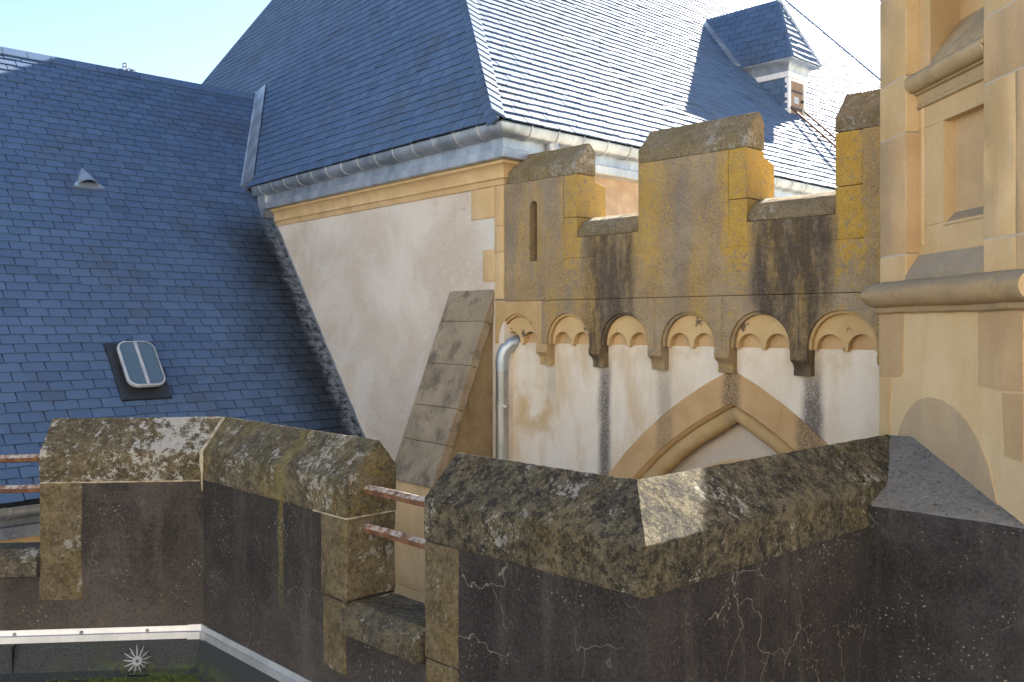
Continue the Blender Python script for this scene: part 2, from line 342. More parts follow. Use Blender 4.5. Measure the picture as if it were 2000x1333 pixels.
SLATE = m_slate(); SLATEW = m_slate('wing_slate', True); ZINC = m_zinc(); ZDARK = m_zinc('zinc_weathered', (.33, .37, .42), (.18, .21, .26)); ALU = m_zinc('pale_aluminium', (.62, .63, .66), (.48, .50, .54), .38)
ZWHITE = m_zinc('whitened_zinc', (.60, .62, .63), (.40, .43, .46), .5)
PLT = m_plaster_tall(); PLW = m_plaster_white()
SAND = m_sand('ochre_sandstone', (.60, .415, .21), (.71, .52, .30), (.48, .32, .165), .55, .2)
SANDP = m_sand('pale_lime_facing', (.70, .52, .29), (.77, .60, .37), (.60, .41, .21), .55, .1)
SANDB = m_sand('buff_sandstone', (.52, .35, .19), (.62, .44, .25), (.38, .28, .18), .5, .2)
SANDG = m_sand('greyed_sandstone', (.33, .27, .20), (.43, .345, .235), (.22, .19, .15), .6, .35)
SANDM = m_sand('moulding_sandstone', (.44, .315, .175), (.52, .39, .23), (.24, .20, .15), .7, .35, .2, .6)
ARCHS = m_sand('arcade_sandstone', (.46, .315, .15), (.56, .40, .21), (.26, .20, .12), .55, .25)
BUTT = m_sand('brown_coping_stone', (.28, .225, .155), (.41, .335, .235), (.15, .12, .085), .65, .6, .75)
BUTS = m_sand('buttress_side_stone', (.25, .18, .095), (.36, .265, .15), (.13, .10, .06), .7, .3, .3)
LWALL = m_lichen_wall()
def m_streaked(name, c1, c2, streaks, blots=0.0):
    b = NB(name); s, z = b.sz(FW); n = b.noise(3, detail=6); col = b.mix(b.step(n, .3, .7), c1, c2)
    js = b.math('ADD', s, b.math('MULTIPLY', b.math('SUBTRACT', b.noise(6, (1, 1, .3)), .5), .12)); fine = b.noise(80, detail=5, rough=.75)
    for a, c, am in streaks: col = b.mix(b.mul(b.band(js, a, c, .05), b.step(fine, .32, .62), am), col, (.11, .092, .075))
    if blots: col = b.mix(b.mul(b.step(b.noise(9, detail=4, off=5), .60, .66), blots), col, (.10, .085, .07))
    col = b.mix(b.mul(b.step(b.noise(70, detail=6, rough=.8, off=2), .55, .66), .35), col, tuple(.6*q for q in c1))
    return b.end(col, .92, fine, .35, .006, spec=.2)
ARCHV = m_streaked('arch_ring_stone', (.50, .325, .16), (.60, .41, .22), ((2.96, 3.15, .95), (3.74, 3.98, .9), (2.16, 2.36, .6), (1.4, 1.5, .4)))
TYMP = m_streaked('tympanum_stone', (.52, .36, .18), (.62, .45, .24), (), .9)
COPA = m_coping('coping_white_lichen', 1.38, .5, ((.10, .082, .052), (.20, .16, .10)), off=1); COPB = m_coping('coping_grey', .55, .75, ((.11, .096, .066), (.22, .185, .12)), .5, off=6, run=(FB, 2.83, 2.96))
COPC = m_coping('coping_dark', .38, .35, ((.078, .072, .060), (.20, .172, .115)), .82, off=12); COPW = m_coping('battlement_coping', .55, .9, ((.26, .205, .13), (.38, .305, .195)), .12, off=20)
RENA = m_render('sooty_render_far', FA, (.054, .047, .043), .25, 3, .5); RENB = m_render('sooty_render_mid', FB, (.042, .038, .038), .4, 9, .35, (2.86, 2.92))
RENC = m_render('sooty_render_near', FB, (.038, .034, .036), .95, 15, .08); REND = m_render('grey_cement', FD, (.050, .049, .055), .4, 23, .15)
JAMB = m_coping('jamb_stone', .30, .55, ((.15, .118, .072), (.25, .20, .125)), .35, off=30)
MORT = m_simple('pale_mortar', (.20, .165, .105), (.40, .35, .26), 22, .95)
CEM = m_coping('bluish_cement_cap', .25, .12, ((.24, .24, .245), (.34, .335, .33)), .08, off=50)
RUST = m_rust(); MEMB = m_membrane(); GLASS = m_glass(); WOOD = m_wood()
WHITE = m_simple('white_paint', (.66, .68, .70), (.76, .77, .78), 10, .55)
GREYP = m_simple('pale_grey_paint', (.40, .42, .46), (.50, .52, .55), 10, .5)
BLACK = m_simple('black_plastic', (.02, .022, .026), (.035, .038, .045), 10, .45, bump=.1)
DRUST = m_simple('dark_rust', (.07, .035, .025), (.13, .065, .045), 20, .8)
IRON = m_simple('black_iron', (.03, .028, .03), (.06, .05, .05), 20, .6)
MOSS = m_simple('moss', (.035, .055, .008), (.085, .115, .02), 30, .95, bump=1.0)
DMOSS = m_simple('dark_moss', (.012, .016, .006), (.04, .05, .012), 30, .95)
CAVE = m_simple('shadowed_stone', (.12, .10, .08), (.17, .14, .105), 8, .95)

# ------------------------------------------------------------------ setting: ground, terrace
def struct(name, v, f, mat, **k):
    o = mesh_obj(name, v, f, mat, smooth=False, **k); o['kind'] = 'structure'; return o
R = 900.0
struct('ground', [A3(-R, -R, GROUND), A3(R, -R, GROUND), A3(R, R, GROUND), A3(-R, R, GROUND)], [[0, 1, 2, 3]], m_ground())
TH = .354; RI = .23
cBC = lambda i: corner(PBC, FB.n, FC.n, -i, -i)
cAB = lambda i: corner(PAB, FA.n, FB.n, -i, -i)
cCD = lambda i, j: corner(PCD, FC.n, FD.n, -i, -j)
plan = [FA.P(9, -TH+.01, 0), cAB(TH-.01), cBC(TH-.01), FC.P(S_CD+.7, -TH+.01, 0), A3(2.9, 5.6, 0), A3(6, 4.2, 0), A3(6, -11.05, 0), A3(-11, -11.05, 0)]
v, f = prism([p+A3(0, 0, FLOOR) for p in plan], [p+A3(0, 0, GROUND-.2) for p in plan])
struct('terrace_floor', v, f, MEMB)

# ------------------------------------------------------------------ unseen building added behind the camera to bounce warm sun onto shaded walls
BOUNCE = m_sand('bounce_building_stone', (.60, .545, .46), (.70, .645, .56), (.48, .42, .34), .35, .1)
bnc = thing('bounce_building', 'added pale building with tall windows, out of view, bouncing sunlight onto the shaded walls', 'building', A3(0, -13, GROUND))
FK = Fr(A3(0, -11, 0), A3(1, 0, 0), A3(0, 1, 0))
mesh_obj('wall', *boxv(FK, -24, 24, 0, -7, GROUND, 8.5), BOUNCE, bnc, smooth=False)
mesh_obj('cornice', *boxv(FK, -24.3, 24.3, .35, -7.3, 8.51, 8.9), BOUNCE, bnc, smooth=False)
v, f = loft([[FK.P(s_, d, z) for d, z in ((.3, 8.91), (-3.5, 12.5), (-7.3, 8.91))] for s_ in (-24.2, 24.2)]); mesh_obj('roof', v, f, SLATE, bnc, smooth=False)
for k in range(9):
    for z0_ in (-2.0, 3.2):
        s_ = -21+k*5.2; w_o = mesh_obj('window', *boxv(FK, s_-.75, s_+.75, .06, -.2, z0_, z0_+2.9), WHITE, bnc, smooth=False)
        for dx in (-.36, .36):
            for dz in (.75, 2.1): mesh_obj('pane', *boxv(FK, s_+dx-.3, s_+dx+.3, .075, .0, z0_+dz-.6, z0_+dz+.6), GLASS, w_o, smooth=False)

# ------------------------------------------------------------------ near parapet
par = thing('terrace_parapet', 'soot-blackened crenellated parapet with lichened sloping coping and iron bars around the flat roof', 'parapet', cAB(.15)+A3(0, 0, FLOOR))
par_prof = [(0, h), (0, -.905), (RI, -.685), (TH, -.84), (TH, h)]        # (inset, z)
def cop(name, mat, startf, endf, length, label, cell=.022, amp=.0034):
    pr = rounded(par_prof, .007, cell); n = max(2, int(length/cell)); secs = []
    for k in range(n+1):
        u = k/n; secs.append([startf(i)*(1-u)+endf(i)*u+A3(0, 0, z) for i, z in pr])
    v, f = loft(secs); v = disp(v, amp, 17, 3); return mesh_obj(name, v, f, mat, par, label=label, sharp=50)
GB0, GB1 = 1.437, 2.149; GA = 1.119
cop('coping_stone', COPA, lambda i: cAB(i), lambda i: FA.P(GA, -i, 0), GA, 'sloping coping covered in white lichen')
cop('coping_stone', COPB, lambda i: cAB(i), lambda i: FB.P(GB1, -i, 0), S_AB-GB1, 'grey-brown sloping coping with a yellow-green streak')
cop('coping_stone', COPC, lambda i: cBC(i), lambda i: FB.P(GB0, -i, 0), GB0, 'rough dark grey sloping coping')
cop('coping_stone', COPC, lambda i: cBC(i), lambda i: FC.P(S_CD+.72, -i, 0), S_CD+.7, 'rough lichened coping with a sunlit end')
IN = .006
def wallseg(mat, a, c, z0, z1, label=None):
    secs = [[a(IN)+A3(0, 0, z0), a(TH-IN)+A3(0, 0, z0), a(TH-IN)+A3(0, 0, z1), a(IN)+A3(0, 0, z1)], [c(IN)+A3(0, 0, z0), c(TH-IN)+A3(0, 0, z0), c(TH-IN)+A3(0, 0, z1), c(IN)+A3(0, 0, z1)]]
    v, f = loft(secs); return mesh_obj('wall_panel', v, f, mat, par, label=label, smooth=False)
SZ = -1.765
LOWF = FLOOR-.1
wallseg(RENA, lambda i: cAB(i), lambda i: FA.P(GA-.01, -i, 0), LOWF, h+.004, 'brown-black rendered panel')
wallseg(RENA, lambda i: FA.P(GA-.01, -i, 0), lambda i: FA.P(1.95, -i, 0), LOWF, SZ)
wallseg(RENB, lambda i: cAB(i), lambda i: FB.P(GB1+.01, -i, 0), LOWF, h+.004, 'black rendered panel with a green-yellow run')
wallseg(RENB, lambda i: FB.P(GB1+.01, -i, 0), lambda i: FB.P(GB0-.01, -i, 0), LOWF, SZ)
wallseg(RENC, lambda i: cBC(i), lambda i: FB.P(GB0-.01, -i, 0), LOWF, h+.004, 'black cracked render panel')
wallseg(RENC, lambda i: cBC(i), lambda i: FC.P(S_CD+.3, -i, 0), LOWF, h+.004, 'black cracked render panel with pale crazing')
# jamb stones
block_obj('jamb_stone', JAMB, par, FA, .831, GA, 0, -TH, -1.949, h-.004, r=.012, cell=.05, amp=.004)
block_obj('jamb_stone', JAMB, par, FB, GB1, 2.424, 0, -TH, -1.60, h-.004, r=.012, cell=.05, amp=.004)
block_obj('jamb_stone', JAMB, par, FB, GB1+.004, 2.40, .001, -TH, -2.02, -1.606, r=.012, cell=.05, amp=.004)
block_obj('jamb_stone', JAMB, par, FB, 1.165, GB0, 0, -TH, -1.72, h-.004, r=.012, cell=.05, amp=.004)
block_obj('jamb_stone', JAMB, par, FB, 1.165, GB0-.01, -.001, -TH, LOWF, -1.726, r=.012, cell=.05, amp=.004)
# sills in the two crenels
SILL = m_coping('sill_stone', .5, .35, ((.10, .095, .085), (.19, .165, .12)), .5, off=40)
block_obj('crenel_sill', SILL, par, FB, 1.475, 2.178, .035, -TH-.03, 0, 0, prof=[(.035, -1.768), (-TH-.03, -1.768), (-TH-.03, -1.63), (-.05, -1.60), (.035, -1.648)], r=.008, cell=.03, amp=.0035, freq=14)
block_obj('crenel_sill', SILL, par, FA, 1.128, 1.95, .035, -TH-.03, 0, 0, prof=[(.035, -1.772), (-TH-.03, -1.772), (-TH-.03, -1.62), (-.05, -1.59), (.035, -1.63)], r=.008, cell=.03, amp=.0035, freq=14)
# mortar lines
def mort(fr, s0, s1, z, d=0.004, w=.011):
    v, f = block(fr, s0, s1, d, -.02, z-w/2, z+w/2, r=.003, cell=.05, amp=.003, freq=11); mesh_obj('mortar_joint', v, f, MORT, par)
mort(FA, .02, GA-.005, h-.002); mort(FB, GB1+.004, 2.50, h-.002)
FBe = Fr(FB.P(GB1, 0, 0), -nB, -wdir)                # end face of the middle merlon, seen in the gap
v, f = block(FBe, .0, TH, .004, -.02, h-.008, h+.004, r=.003, cell=.05, amp=.003, freq=11); mesh_obj('mortar_joint', v, f, MORT, par)
pts = []
for (i0, z0_), (i1, z1_) in (((-.005, -1.19), (-.006, -.91)), ((-.006, -.91), (RI-.002, -.679))):
    for k in range(14): u = k/14; pts.append(cAB(i0+(i1-i0)*u)+A3(0, 0, z0_+(z1_-z0_)*u))
secs = []
for k, p in enumerate(pts):
    wd_ = .006+.011*min(1, k/10)+.004*mnoise.noise(Vector((k*.6, 1, 2)))
    secs.append([p-adir*wd_, p-wdir*wd_, p-wdir*wd_*.6+A3(0, .03, -.02), p-adir*wd_*.6+A3(0, .03, -.02)])
v, f = loft(secs); mesh_obj('mortar_joint', disp(v, .003, 14), f, MORT, par)
# iron bars
for fr, s0, s1, zz in ((FB, GB0-.12, GB1+.12, -.968), (FB, GB0-.12, GB1+.12, -1.195), (FA, GA-.12, 1.95, -.966), (FA, GA-.12, 1.95, -1.185)):
    n = 24; path = [fr.P(s0+(s1-s0)*k/n, -.15, zz+.0015*math.sin(k*.5)) for k in range(n+1)]
    v, f = tube(path, .031, 6); v = disp(v, .0012, 20)
    mesh_obj('iron_bar', v, f, RUST, par, label='rusted iron bar across the crenel', sharp=50)
# pier where the parapet runs into the turret
J0 = .754
dp = [(0, LOWF), (0, -1.0), (-J0, -.688), (-J0-.12, -.76), (-J0-.12, LOWF)]
P_ = rounded(dp, .02, .06); secs = []
for k in range(22):
    s = -.235+(1.25+.235)*k/21; secs.append([FD.P(s, d, z) for d, z in P_])
v, f = loft(secs); v = disp(v, .005, 6, 2)
bm_faces_top = []
pier = mesh_obj('corner_pier', v, f, REND, par, label='dark grey cement pier with a bluish sloping cap against the turret', sharp=45)
pier.data.materials.append(CEM)
for p in pier.data.polygons:
    if p.normal.z > .5: p.material_index = 1
# crack of moss between coping and pier
mm = MB()
for k in range(70):
    u = k/69; i = .03*math.sin(k*.8)*.5; base_ = FC.P(S_CD-.012, .004-.23*max(0, u-.45)/.55, -1.20+.30*min(1, u/.45)+.20*max(0, u-.45)/.55)
    rr = .004+.008*random.random(); c0 = base_+A3(*(rng.normal(0, .011, 3)))
    vs = [c0+rr*A3(math.cos(q)*math.cos(e), math.sin(q)*math.cos(e), math.sin(e)) for e in (-.6, .6) for q in np.linspace(0, 2*math.pi, 6)[:-1]]
    mm.add(vs, [[a, (a+1) % 5, 5+(a+1) % 5, 5+a] for a in range(5)]+[[4, 3, 2, 1, 0], [5, 6, 7, 8, 9]])
o = mm.build('moss_seam', DMOSS, par); o['kind'] = 'stuff'

# ------------------------------------------------------------------ flat roof edge: upstand, trim, drain guard
ups = thing('roof_upstand', 'dark bitumen upstand turned up against the blackened parapet', 'roofing', cAB(-.05)+A3(0, 0, FLOOR))
ZT0, ZT1 = -2.235, -2.155
def upst(fr, s1, other):
    prof = [(.0, ZT0+.03), (.022, ZT0+.03), (.075, FLOOR+.04), (.14, FLOOR+.004), (0, FLOOR+.004)]
    secs = [[cAB(-d)+A3(0, 0, z) for d, z in prof], [fr.P(s1, d, z) for d, z in prof]]
    v, f = loft(secs); mesh_obj('upstand_sheet', v, f, MEMB, ups, sharp=25)
upst(FA, 2.2, FB); upst(FB, 1.2, FA)
v, f = boxv(FA, 1.268, 1.275, .085, .02, FLOOR+.03, ZT0); mesh_obj('lap_seam', v, f, BLACK, ups)
trim = thing('wall_trim', 'pale aluminium trim strip screwed along the foot of the parapet, bent at the corner', 'metal trim', cAB(-.05)+A3(0, 0, ZT0))
tp = [(.0, ZT1+.006), (.010, ZT1+.006), (.016, ZT1-.03), (.026, ZT1-.036), (.030, ZT0), (.022, ZT0), (.0, ZT0+.02)]
for fr, s1 in ((FA, 2.2), (FB, 1.2)):
    secs = [[cAB(-d)+fr.t*.03+A3(0, 0, z) for d, z in tp], [fr.P(s1, d, z) for d, z in tp]]
    v, f = loft(secs); o = mesh_obj('trim_strip', v, f, ALU, trim, sharp=20)
    s = .38
    while s < min(s1, 1.8):
        c0 = fr.P(s, .014, ZT1-.018)
        v, f = tube([c0-fr.n*.005, c0+fr.n*.012], .011, 8); mesh_obj('screw', v, f, ZDARK, o); s += .36 if fr is FB else .45
tp2 = [(.0, ZT1+.012), (.014, ZT1+.012), (.020, ZT1-.03), (.032, ZT1-.036), (.036, ZT0-.006), (.0, ZT0-.006)]
secs = [[FA.P(.10, d, z) for d, z in tp2], [cAB(-d)+A3(0, 0, z) for d, z in tp2], [FB.P(S_AB-.07, d, z) for d, z in tp2]]
v, f = loft(secs); mesh_obj('trim_corner', v, f, ALU, trim, sharp=20)
g0 = hit(A3(0, 0, FLOOR+.12), A3(0, 0, 1), 268, 1291)
dr = thing('drain_guard', 'small grey spiked leaf guard standing over the roof drain', 'drain guard', A3(g0[0], g0[1], FLOOR))
view = unit(A3(-g0[0], -g0[1], 1.6))
gx = unit(np.cross(view, A3(0, 0, 1))); gy = np.cross(gx, view)
PLG = m_simple('grey_plastic', (.24, .26, .30), (.36, .38, .42), 12, .5, bump=.1)
v, f = tube([g0-view*.012, g0+view*.012], .031, 14); mesh_obj('hub', v, f, PLG, dr)
v, f = tube([g0-view*.05, g0-view*.075], .075, 16); mesh_obj('drain_mouth', v, f, BLACK, dr)
v, f = tube([g0+view*.010, g0+view*.020], .011, 10); mesh_obj('hub_cap', v, f, BLACK, dr)
for k in range(13):
    q = 2*math.pi*k/13+.1; dv = gx*math.cos(q)+gy*math.sin(q); L_ = .088+.012*random.random()
    v, f = tube([g0+dv*.024, g0+dv*.06-view*.012, g0+dv*L_-view*.05], [.0055, .006, .003], 5); mesh_obj('spike', v, f, PLG, dr)
v, f = tube([A3(g0[0], g0[1]+.05, FLOOR+.004), A3(g0[0], g0[1]+.05, FLOOR+.018)], .085, 20); mesh_obj('drain_rim', v, f, BLACK, dr)
mo = MB()
for k in range(900):
    s = .02+abs(rng.normal(0, .42)); d = .10+abs(rng.normal(0, .11))
    if rng.random() < .3: p = FB.P(S_AB-.1-abs(rng.normal(0, .2)), .12+abs(rng.normal(0, .10)), 0)
    else: p = FA.P(s, d, 0)
    if (p-PAB)@FB.n < .08 or (p-PAB)@FA.n < .08: continue
    rr = .008+.016*rng.random(); c0 = A3(p[0], p[1], FLOOR+.005)
    mo.add([c0+A3(rr*math.cos(q), rr*math.sin(q), 0) for q in np.linspace(0, 6.283, 6)[:-1]]+[c0+A3(0, 0, rr*.5)], [[a, (a+1) % 5, 5] for a in range(5)])
o = mo.build('moss', MOSS); o['kind'] = 'stuff'; o['label'] = 'green moss growing on the dark flat roof by the drain'; o['category'] = 'moss'

# ------------------------------------------------------------------ turret on the right
tur = thing('turret', 'octagonal ochre sandstone turret with moulded string course and sunk panel', 'turret', A3(4.3, 5.3, GROUND))
a_ = 1.57; V = [FT.P(0, 0, 0)]; dd = math.atan2(tT[1], tT[0])
for k in range(7): V.append(V[-1]+a_*A3(math.cos(dd+k*math.pi/4), math.sin(dd+k*math.pi/4), 0))
core = [FT.P(.08, -.46, 0), FT.P(a_-.08, -.46, 0)]+V[2:]
ZTOP = 4.2
core = [V[0]-FT.n*0+unit(V[7]-V[0])*.46, V[1]+unit(V[2]-V[1])*.46]+V[2:]
v, f = prism([p+A3(0, 0, GROUND) for p in core], [p+A3(0, 0, ZTOP) for p in core]); mesh_obj('core', v, f, SAND, tur, smooth=False)
sF, sN = FT.px(1769, 300)[0], FT.px(1920, 300)[0]
DB = -.47
def tb(s0, s1, z0, z1, mat=SAND, d0=0.0, d1=DB, name='stone_block', r=.006, **k): return block_obj(name, mat, tur, FT, s0, s1, d0, d1, z0, z1, r=r, cell=.12, amp=.0015, **k)
g = .0035
zs = [.20, .436, 1.194, 1.55, 2.12, 2.9, ZTOP]
for k in range(6): tb(0, sF, zs[k]+g, zs[k+1]-g, [SAND, SANDB, SAND][k % 3])
zn = [.20, .4455, 1.266, 1.618, 2.3, 3.1, ZTOP]; s83 = FT.px(1983, 300)[0]
for k in range(6):
    if k in (1, 0): tb(sN, s83-g, zn[k]+g, zn[k+1]-g, SAND); tb(s83+g, a_, zn[k]+g, zn[k+1]-g, SANDB)
    else: tb(sN, a_, zn[k]+g, zn[k+1]-g, [SANDB, SAND][k % 2])
mor = m_simple('turret_mortar', (.46, .40, .32), (.56, .50, .42), 30, .95)
for (s0, s1, zz) in ((.012, sF-.012, zs), (sN+.012, a_-.01, zn)):
    for z in zz[1:5]:
        v, f = boxv(FT, s0, s1, -.002, -.1, z-.006, z+.006); mesh_obj('mortar_joint', v, f, mor, tur)
# sunk panel: back wall with inner panel opening
RD = -.084
si, sj = FT.px(1843, 330, RD)[0], 1.13
zi0, zi1 = .60, 1.205
fz0, fz1 = .425, 1.33
for nm, pts in (('panel_frame', [(sF, fz0), (sN, fz0), (sN, zi0), (sF, zi0)]), ('panel_frame', [(sF, zi1), (sN, zi1), (sN, fz1), (sF, fz1)]), ('panel_frame', [(sF, zi0+.002), (si, zi0+.002), (si, zi1-.002), (sF, zi1-.002)]), ('panel_frame', [(sj, zi0+.002), (sN, zi0+.002), (sN, zi1-.002), (sj, zi1-.002)])):
    poly_obj(nm, FT, pts, RD, DB, SAND, tur, smooth=False)
poly_obj('sunk_panel', FT, [(si-.01, zi0-.01), (sj+.01, zi0-.01), (sj+.01, zi1+.01), (si-.01, zi1+.01)], RD-.065, RD-.10, SANDB, tur, smooth=False)
fb = .045
pr = [(RD-.002, 0), (RD-.05, fb), (RD-.05, 0)]
v, f = loft([[FT.P(s, d, zi0+z) for d, z in ((RD+.004, -.02), (RD-.07, .065), (RD-.07, -.03))] for s in (si+.002, sj-.002)]); mesh_obj('panel_sill', v, f, SANDM, tur, smooth=False)
v, f = loft([[FT.P(s, d, z) for d, z in ((RD, fz0+.003), (.004, .30), (.004, .20), (DB, .20), (DB, fz0+.003))] for s in (sF+.001, sN-.001)]); mesh_obj('weathered_sill', v, f, SANDG, tur, smooth=False)
for o_ in (.012,):
    for (p0, p1) in (((sF+.055, fz0+.06), (sF+.055, fz1)),):
        v, f = tube([FT.P(p0[0], RD, p0[1]), FT.P(p1[0], RD, p1[1])], .012, 8); mesh_obj('frame_bead', v, f, SAND, tur)
# hood mouldings under the upper window
hood = [(DB, fz1), (RD+.004, fz1), (RD+.016, fz1+.008), (RD+.016, fz1+.026), (RD+.006, fz1+.034), (RD+.012, fz1+.085), (RD+.03, fz1+.092), (RD+.03, fz1+.112), (RD+.012, fz1+.12), (-.075, 1.452)]
hood += arc(-.045, 1.49, .058, math.radians(-115), math.radians(125), 12)+[(RD-.005, 1.605), (RD-.36, 2.02), (DB, 2.02)]
v, f = loft([[FT.P(s, d, z) for d, z in hood] for s in (sF+.001, sN-.001)]); mesh_obj('hood_mould', v, f, SANDM, tur, sharp=40)
# upper window jambs (splayed)
q0 = FT.px(1817, 115, RD)[0]
pp = [(sF, RD), (q0, RD), (q0-.02-.34*.37, RD-.36), (q0-.02-.34*.37, DB), (sF, DB)]
fl = [FT.P(s, d, 1.50) for s, d in pp]; tp_ = [FT.P(s, d, ZTOP) for s, d in pp]
v, f = prism(fl, tp_); mesh_obj('window_jamb', v, f, SAND, tur, smooth=False)
pp = [(a_-s, d) for s, d in pp]; v, f = prism([FT.P(s, d, 1.50) for s, d in pp], [FT.P(s, d, ZTOP) for s, d in pp]); mesh_obj('window_jamb', v, f, SAND, tur, smooth=False)
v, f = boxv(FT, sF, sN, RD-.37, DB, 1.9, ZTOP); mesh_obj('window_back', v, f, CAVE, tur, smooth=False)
# string course: roll and fillet, returned round the far corner
st = [(-.1, .275), (.02, .27)]+arc(.035, .185, .075, math.radians(75), math.radians(-80), 12)+[(.03, .105), (.03, .078), (.016, .066), (-.1, .066)]
FT2 = Fr(V[0], unit(V[7]-V[0]), None); n2 = A3(-FT2.t[1], FT2.t[0], 0); n2 = n2 if n2@(V[0]-A3(4.3, 5.3, 0)) > 0 else -n2
secs = [[FT2.P(.8, 0, 0)+n2*d+A3(0, 0, z) for d, z in st], [corner(V[0], FT.n, n2, d, d)+A3(0, 0, z) for d, z in st]]
secs += [[FT.P(a_*k/14, d, z) for d, z in st] for k in range(1, 13)]+[[FT.P(1.465, d, z) for d, z in st]]
v, f = loft(secs); mesh_obj('string_course', disp(v, .006, 5), f, SANDM, tur, sharp=40)
n3 = None
v, f = loft([[FT.P(1.472+.22*k/3, d, z) for d, z in st] for k in range(4)]); mesh_obj('string_course', disp(v, .005, 5), f, SANDM, tur, sharp=40)
# lower wall: patchwork of blocks and lime facing
zb = .07
def tq(pts, mat, d0, name='stone_block', d1=-.2): poly_obj(name, FT, [FT.px(x, y) for x, y in pts], d0, d1, mat, tur, smooth=False)
base_ = [(0, GROUND), (a_, GROUND), (a_, zb), (0, zb)]
poly_obj('lower_wall', FT, base_, -.004, DB, SANDP, tur, smooth=False)
tq([(1718, 598), (1766, 598), (1764, 690), (1764, 722), (1757, 736), (1718, 737)], SANDB, .003)
tq([(1718, 739), (1741, 739), (1739, 800), (1737, 870), (1718, 870)], SAND, .002)
tq([(1911, 590), (1999, 585), (1999, 765), (1956, 762), (1912, 752)], SANDB, .003)
tq([(1957, 768), (1999, 771), (1999, 905), (1962, 892)], SANDB, .001)
ghost = [(1748, 880), (1757, 838), (1772, 806), (1790, 784), (1812, 776), (1836, 781), (1862, 796), (1890, 826), (1912, 862), (1932, 912), (1950, 990), (1950, 1060), (1748, 1000)]
tq(ghost, m_sand('old_lime_patch', (.47, .35, .215), (.55, .42, .27), (.38, .31, .22), .6, .15), .0045, 'render_patch')

# ------------------------------------------------------------------ battlemented wall
bat = thing('battlemented_wall', 'crenellated wall with yellow lichen, blind arcade on corbels and pale limewashed lower face', 'wall', FW.P(2.2, -.3, GROUND))
WE = 5.6; PD = -.13
# lower limewashed face with the pointed recess
def circ3(p, q, r):
    ax, ay = p; bx, by = q; cx, cy = r; d = 2*(ax*(by-cy)+bx*(cy-ay)+cx*(ay-by))
    ux = ((ax*ax+ay*ay)*(by-cy)+(bx*bx+by*by)*(cy-ay)+(cx*cx+cy*cy)*(ay-by))/d; uy = ((ax*ax+ay*ay)*(cx-bx)+(bx*bx+by*by)*(ax-cx)+(cx*cx+cy*cy)*(bx-ax))/d
    return ux, uy, math.hypot(ax-ux, ay-uy)
SA = 3.05
def half(pts, n=16):
    """left half of a pointed arch through three (offset, z) points, apex last"""
    ux, uy, rr = circ3(*pts); a0 = math.pi; a1 = math.atan2(pts[2][1]-uy, pts[2][0]-ux)
    return [(ux+rr*math.cos(a0+(a1-a0)*k/n), uy+rr*math.sin(a0+(a1-a0)*k/n)) for k in range(n+1)]
ho = half([(-1.54, -1.627), (-.90, -1.0), (0, -.44)]); hi = half([(-1.205, -1.631), (-.80, -1.254), (0, -.761)])
hr = half([(-1.19, -1.70), (-.50, -1.07), (0, -.835)]); hn = half([(-.89, -1.60), (-.38, -1.20), (0, -.985)])
ZB = -4.6
full = lambda hf: [(SA+x, z) for x, z in hf]+[(SA-x, z) for x, z in hf[-2::-1]]
Lo = full(ho); Li = full(hi)
pts = [(-.6, GROUND), (-.6, -.225), (WE, -.225), (WE, GROUND), (Lo[-1][0], GROUND), (Lo[-1][0], Lo[-1][1])]+Lo[::-1][1:]+[(Lo[0][0], GROUND)]
poly_obj('limewashed_face', FW, pts, PD, -.5, PLW, bat, smooth=False)
# ring of voussoirs
def ring(ha, hb, d0, d1, mat, cuts, name):
    for sgn in (-1, 1):
        n = len(ha)-1
        for k in range(len(cuts)-1):
            i0, i1 = cuts[k], cuts[k+1]; aa = [ha[i] for i in range(i0, i1+1)]; bb = [hb[i] for i in range(i1, i0-1, -1)]
            P2 = [(SA+sgn*-x, z) for x, z in aa+bb]; P2 = [(s+(.0), z) for s, z in P2]
            c = np.mean(P2, axis=0); P2 = [tuple(c+(np.array(p)-c)*.996) for p in P2]
            poly_obj(name, FW, P2, d0, d1, mat, bat, smooth=False)
ring(ho, hi, PD+.012, -.42, ARCHV, [0, 3, 6, 9, 12, 14, 16], 'arch_voussoir')
for sgn in (-1, 1):
    x0, x1 = SA+sgn*-ho[0][0], SA+sgn*-hi[0][0]
    poly_obj('arch_jamb', FW, [(x0, GROUND), (x1, GROUND), (x1, hi[0][1]), (x0, ho[0][1])], PD+.012, -.42, SAND, bat, smooth=False)
# filler behind, hollow and roll moulding following the arch
def sweep_arch(hf, prof, name, mat):
    P = full(hf); P = [(P[0][0], GROUND)]+P+[(P[-1][0], GROUND)]; secs = []
    for k, (s, z) in enumerate(P):
        a, c = P[max(k-1, 0)], P[min(k+1, len(P)-1)]; t = np.array([c[0]-a[0], c[1]-a[1]]); t /= np.linalg.norm(t); nn = np.array([t[1], -t[0]])   # towards the opening
        if nn@(np.array([SA, -2.2])-np.array([s, z])) < 0: nn = -nn
        secs.append([FW.P(s+nn[0]*e, d, z+nn[1]*e) for e, d in prof])
    v, f = loft(secs); return mesh_obj(name, v, f, mat, bat, sharp=45)
sweep_arch(hi, [(-.04, -.125), (-.01, -.125), (.03, -.17), (.03, -.20), (.05, -.23), (.05, -.40), (-.04, -.40)], 'arch_chamfer', SAND)
rollp = [(.085+.085*math.cos(q), -.215+.085*math.sin(q)) for q in np.linspace(0, 2*math.pi, 15)[:-1]]
sweep_arch(hi, [(e+.02, d-.03) for e, d in rollp], 'arch_roll', ARCHS)
poly_obj('recess_back', FW, [(SA-1.2, GROUND), (SA+1.2, GROUND), (SA+1.2, -1.75), (SA+.8, -1.2), (SA+.4, -.95), (SA, -.78), (SA-.4, -.95), (SA-.8, -1.2), (SA-1.2, -1.75)], -.36, -.45, PLT, bat, smooth=False)
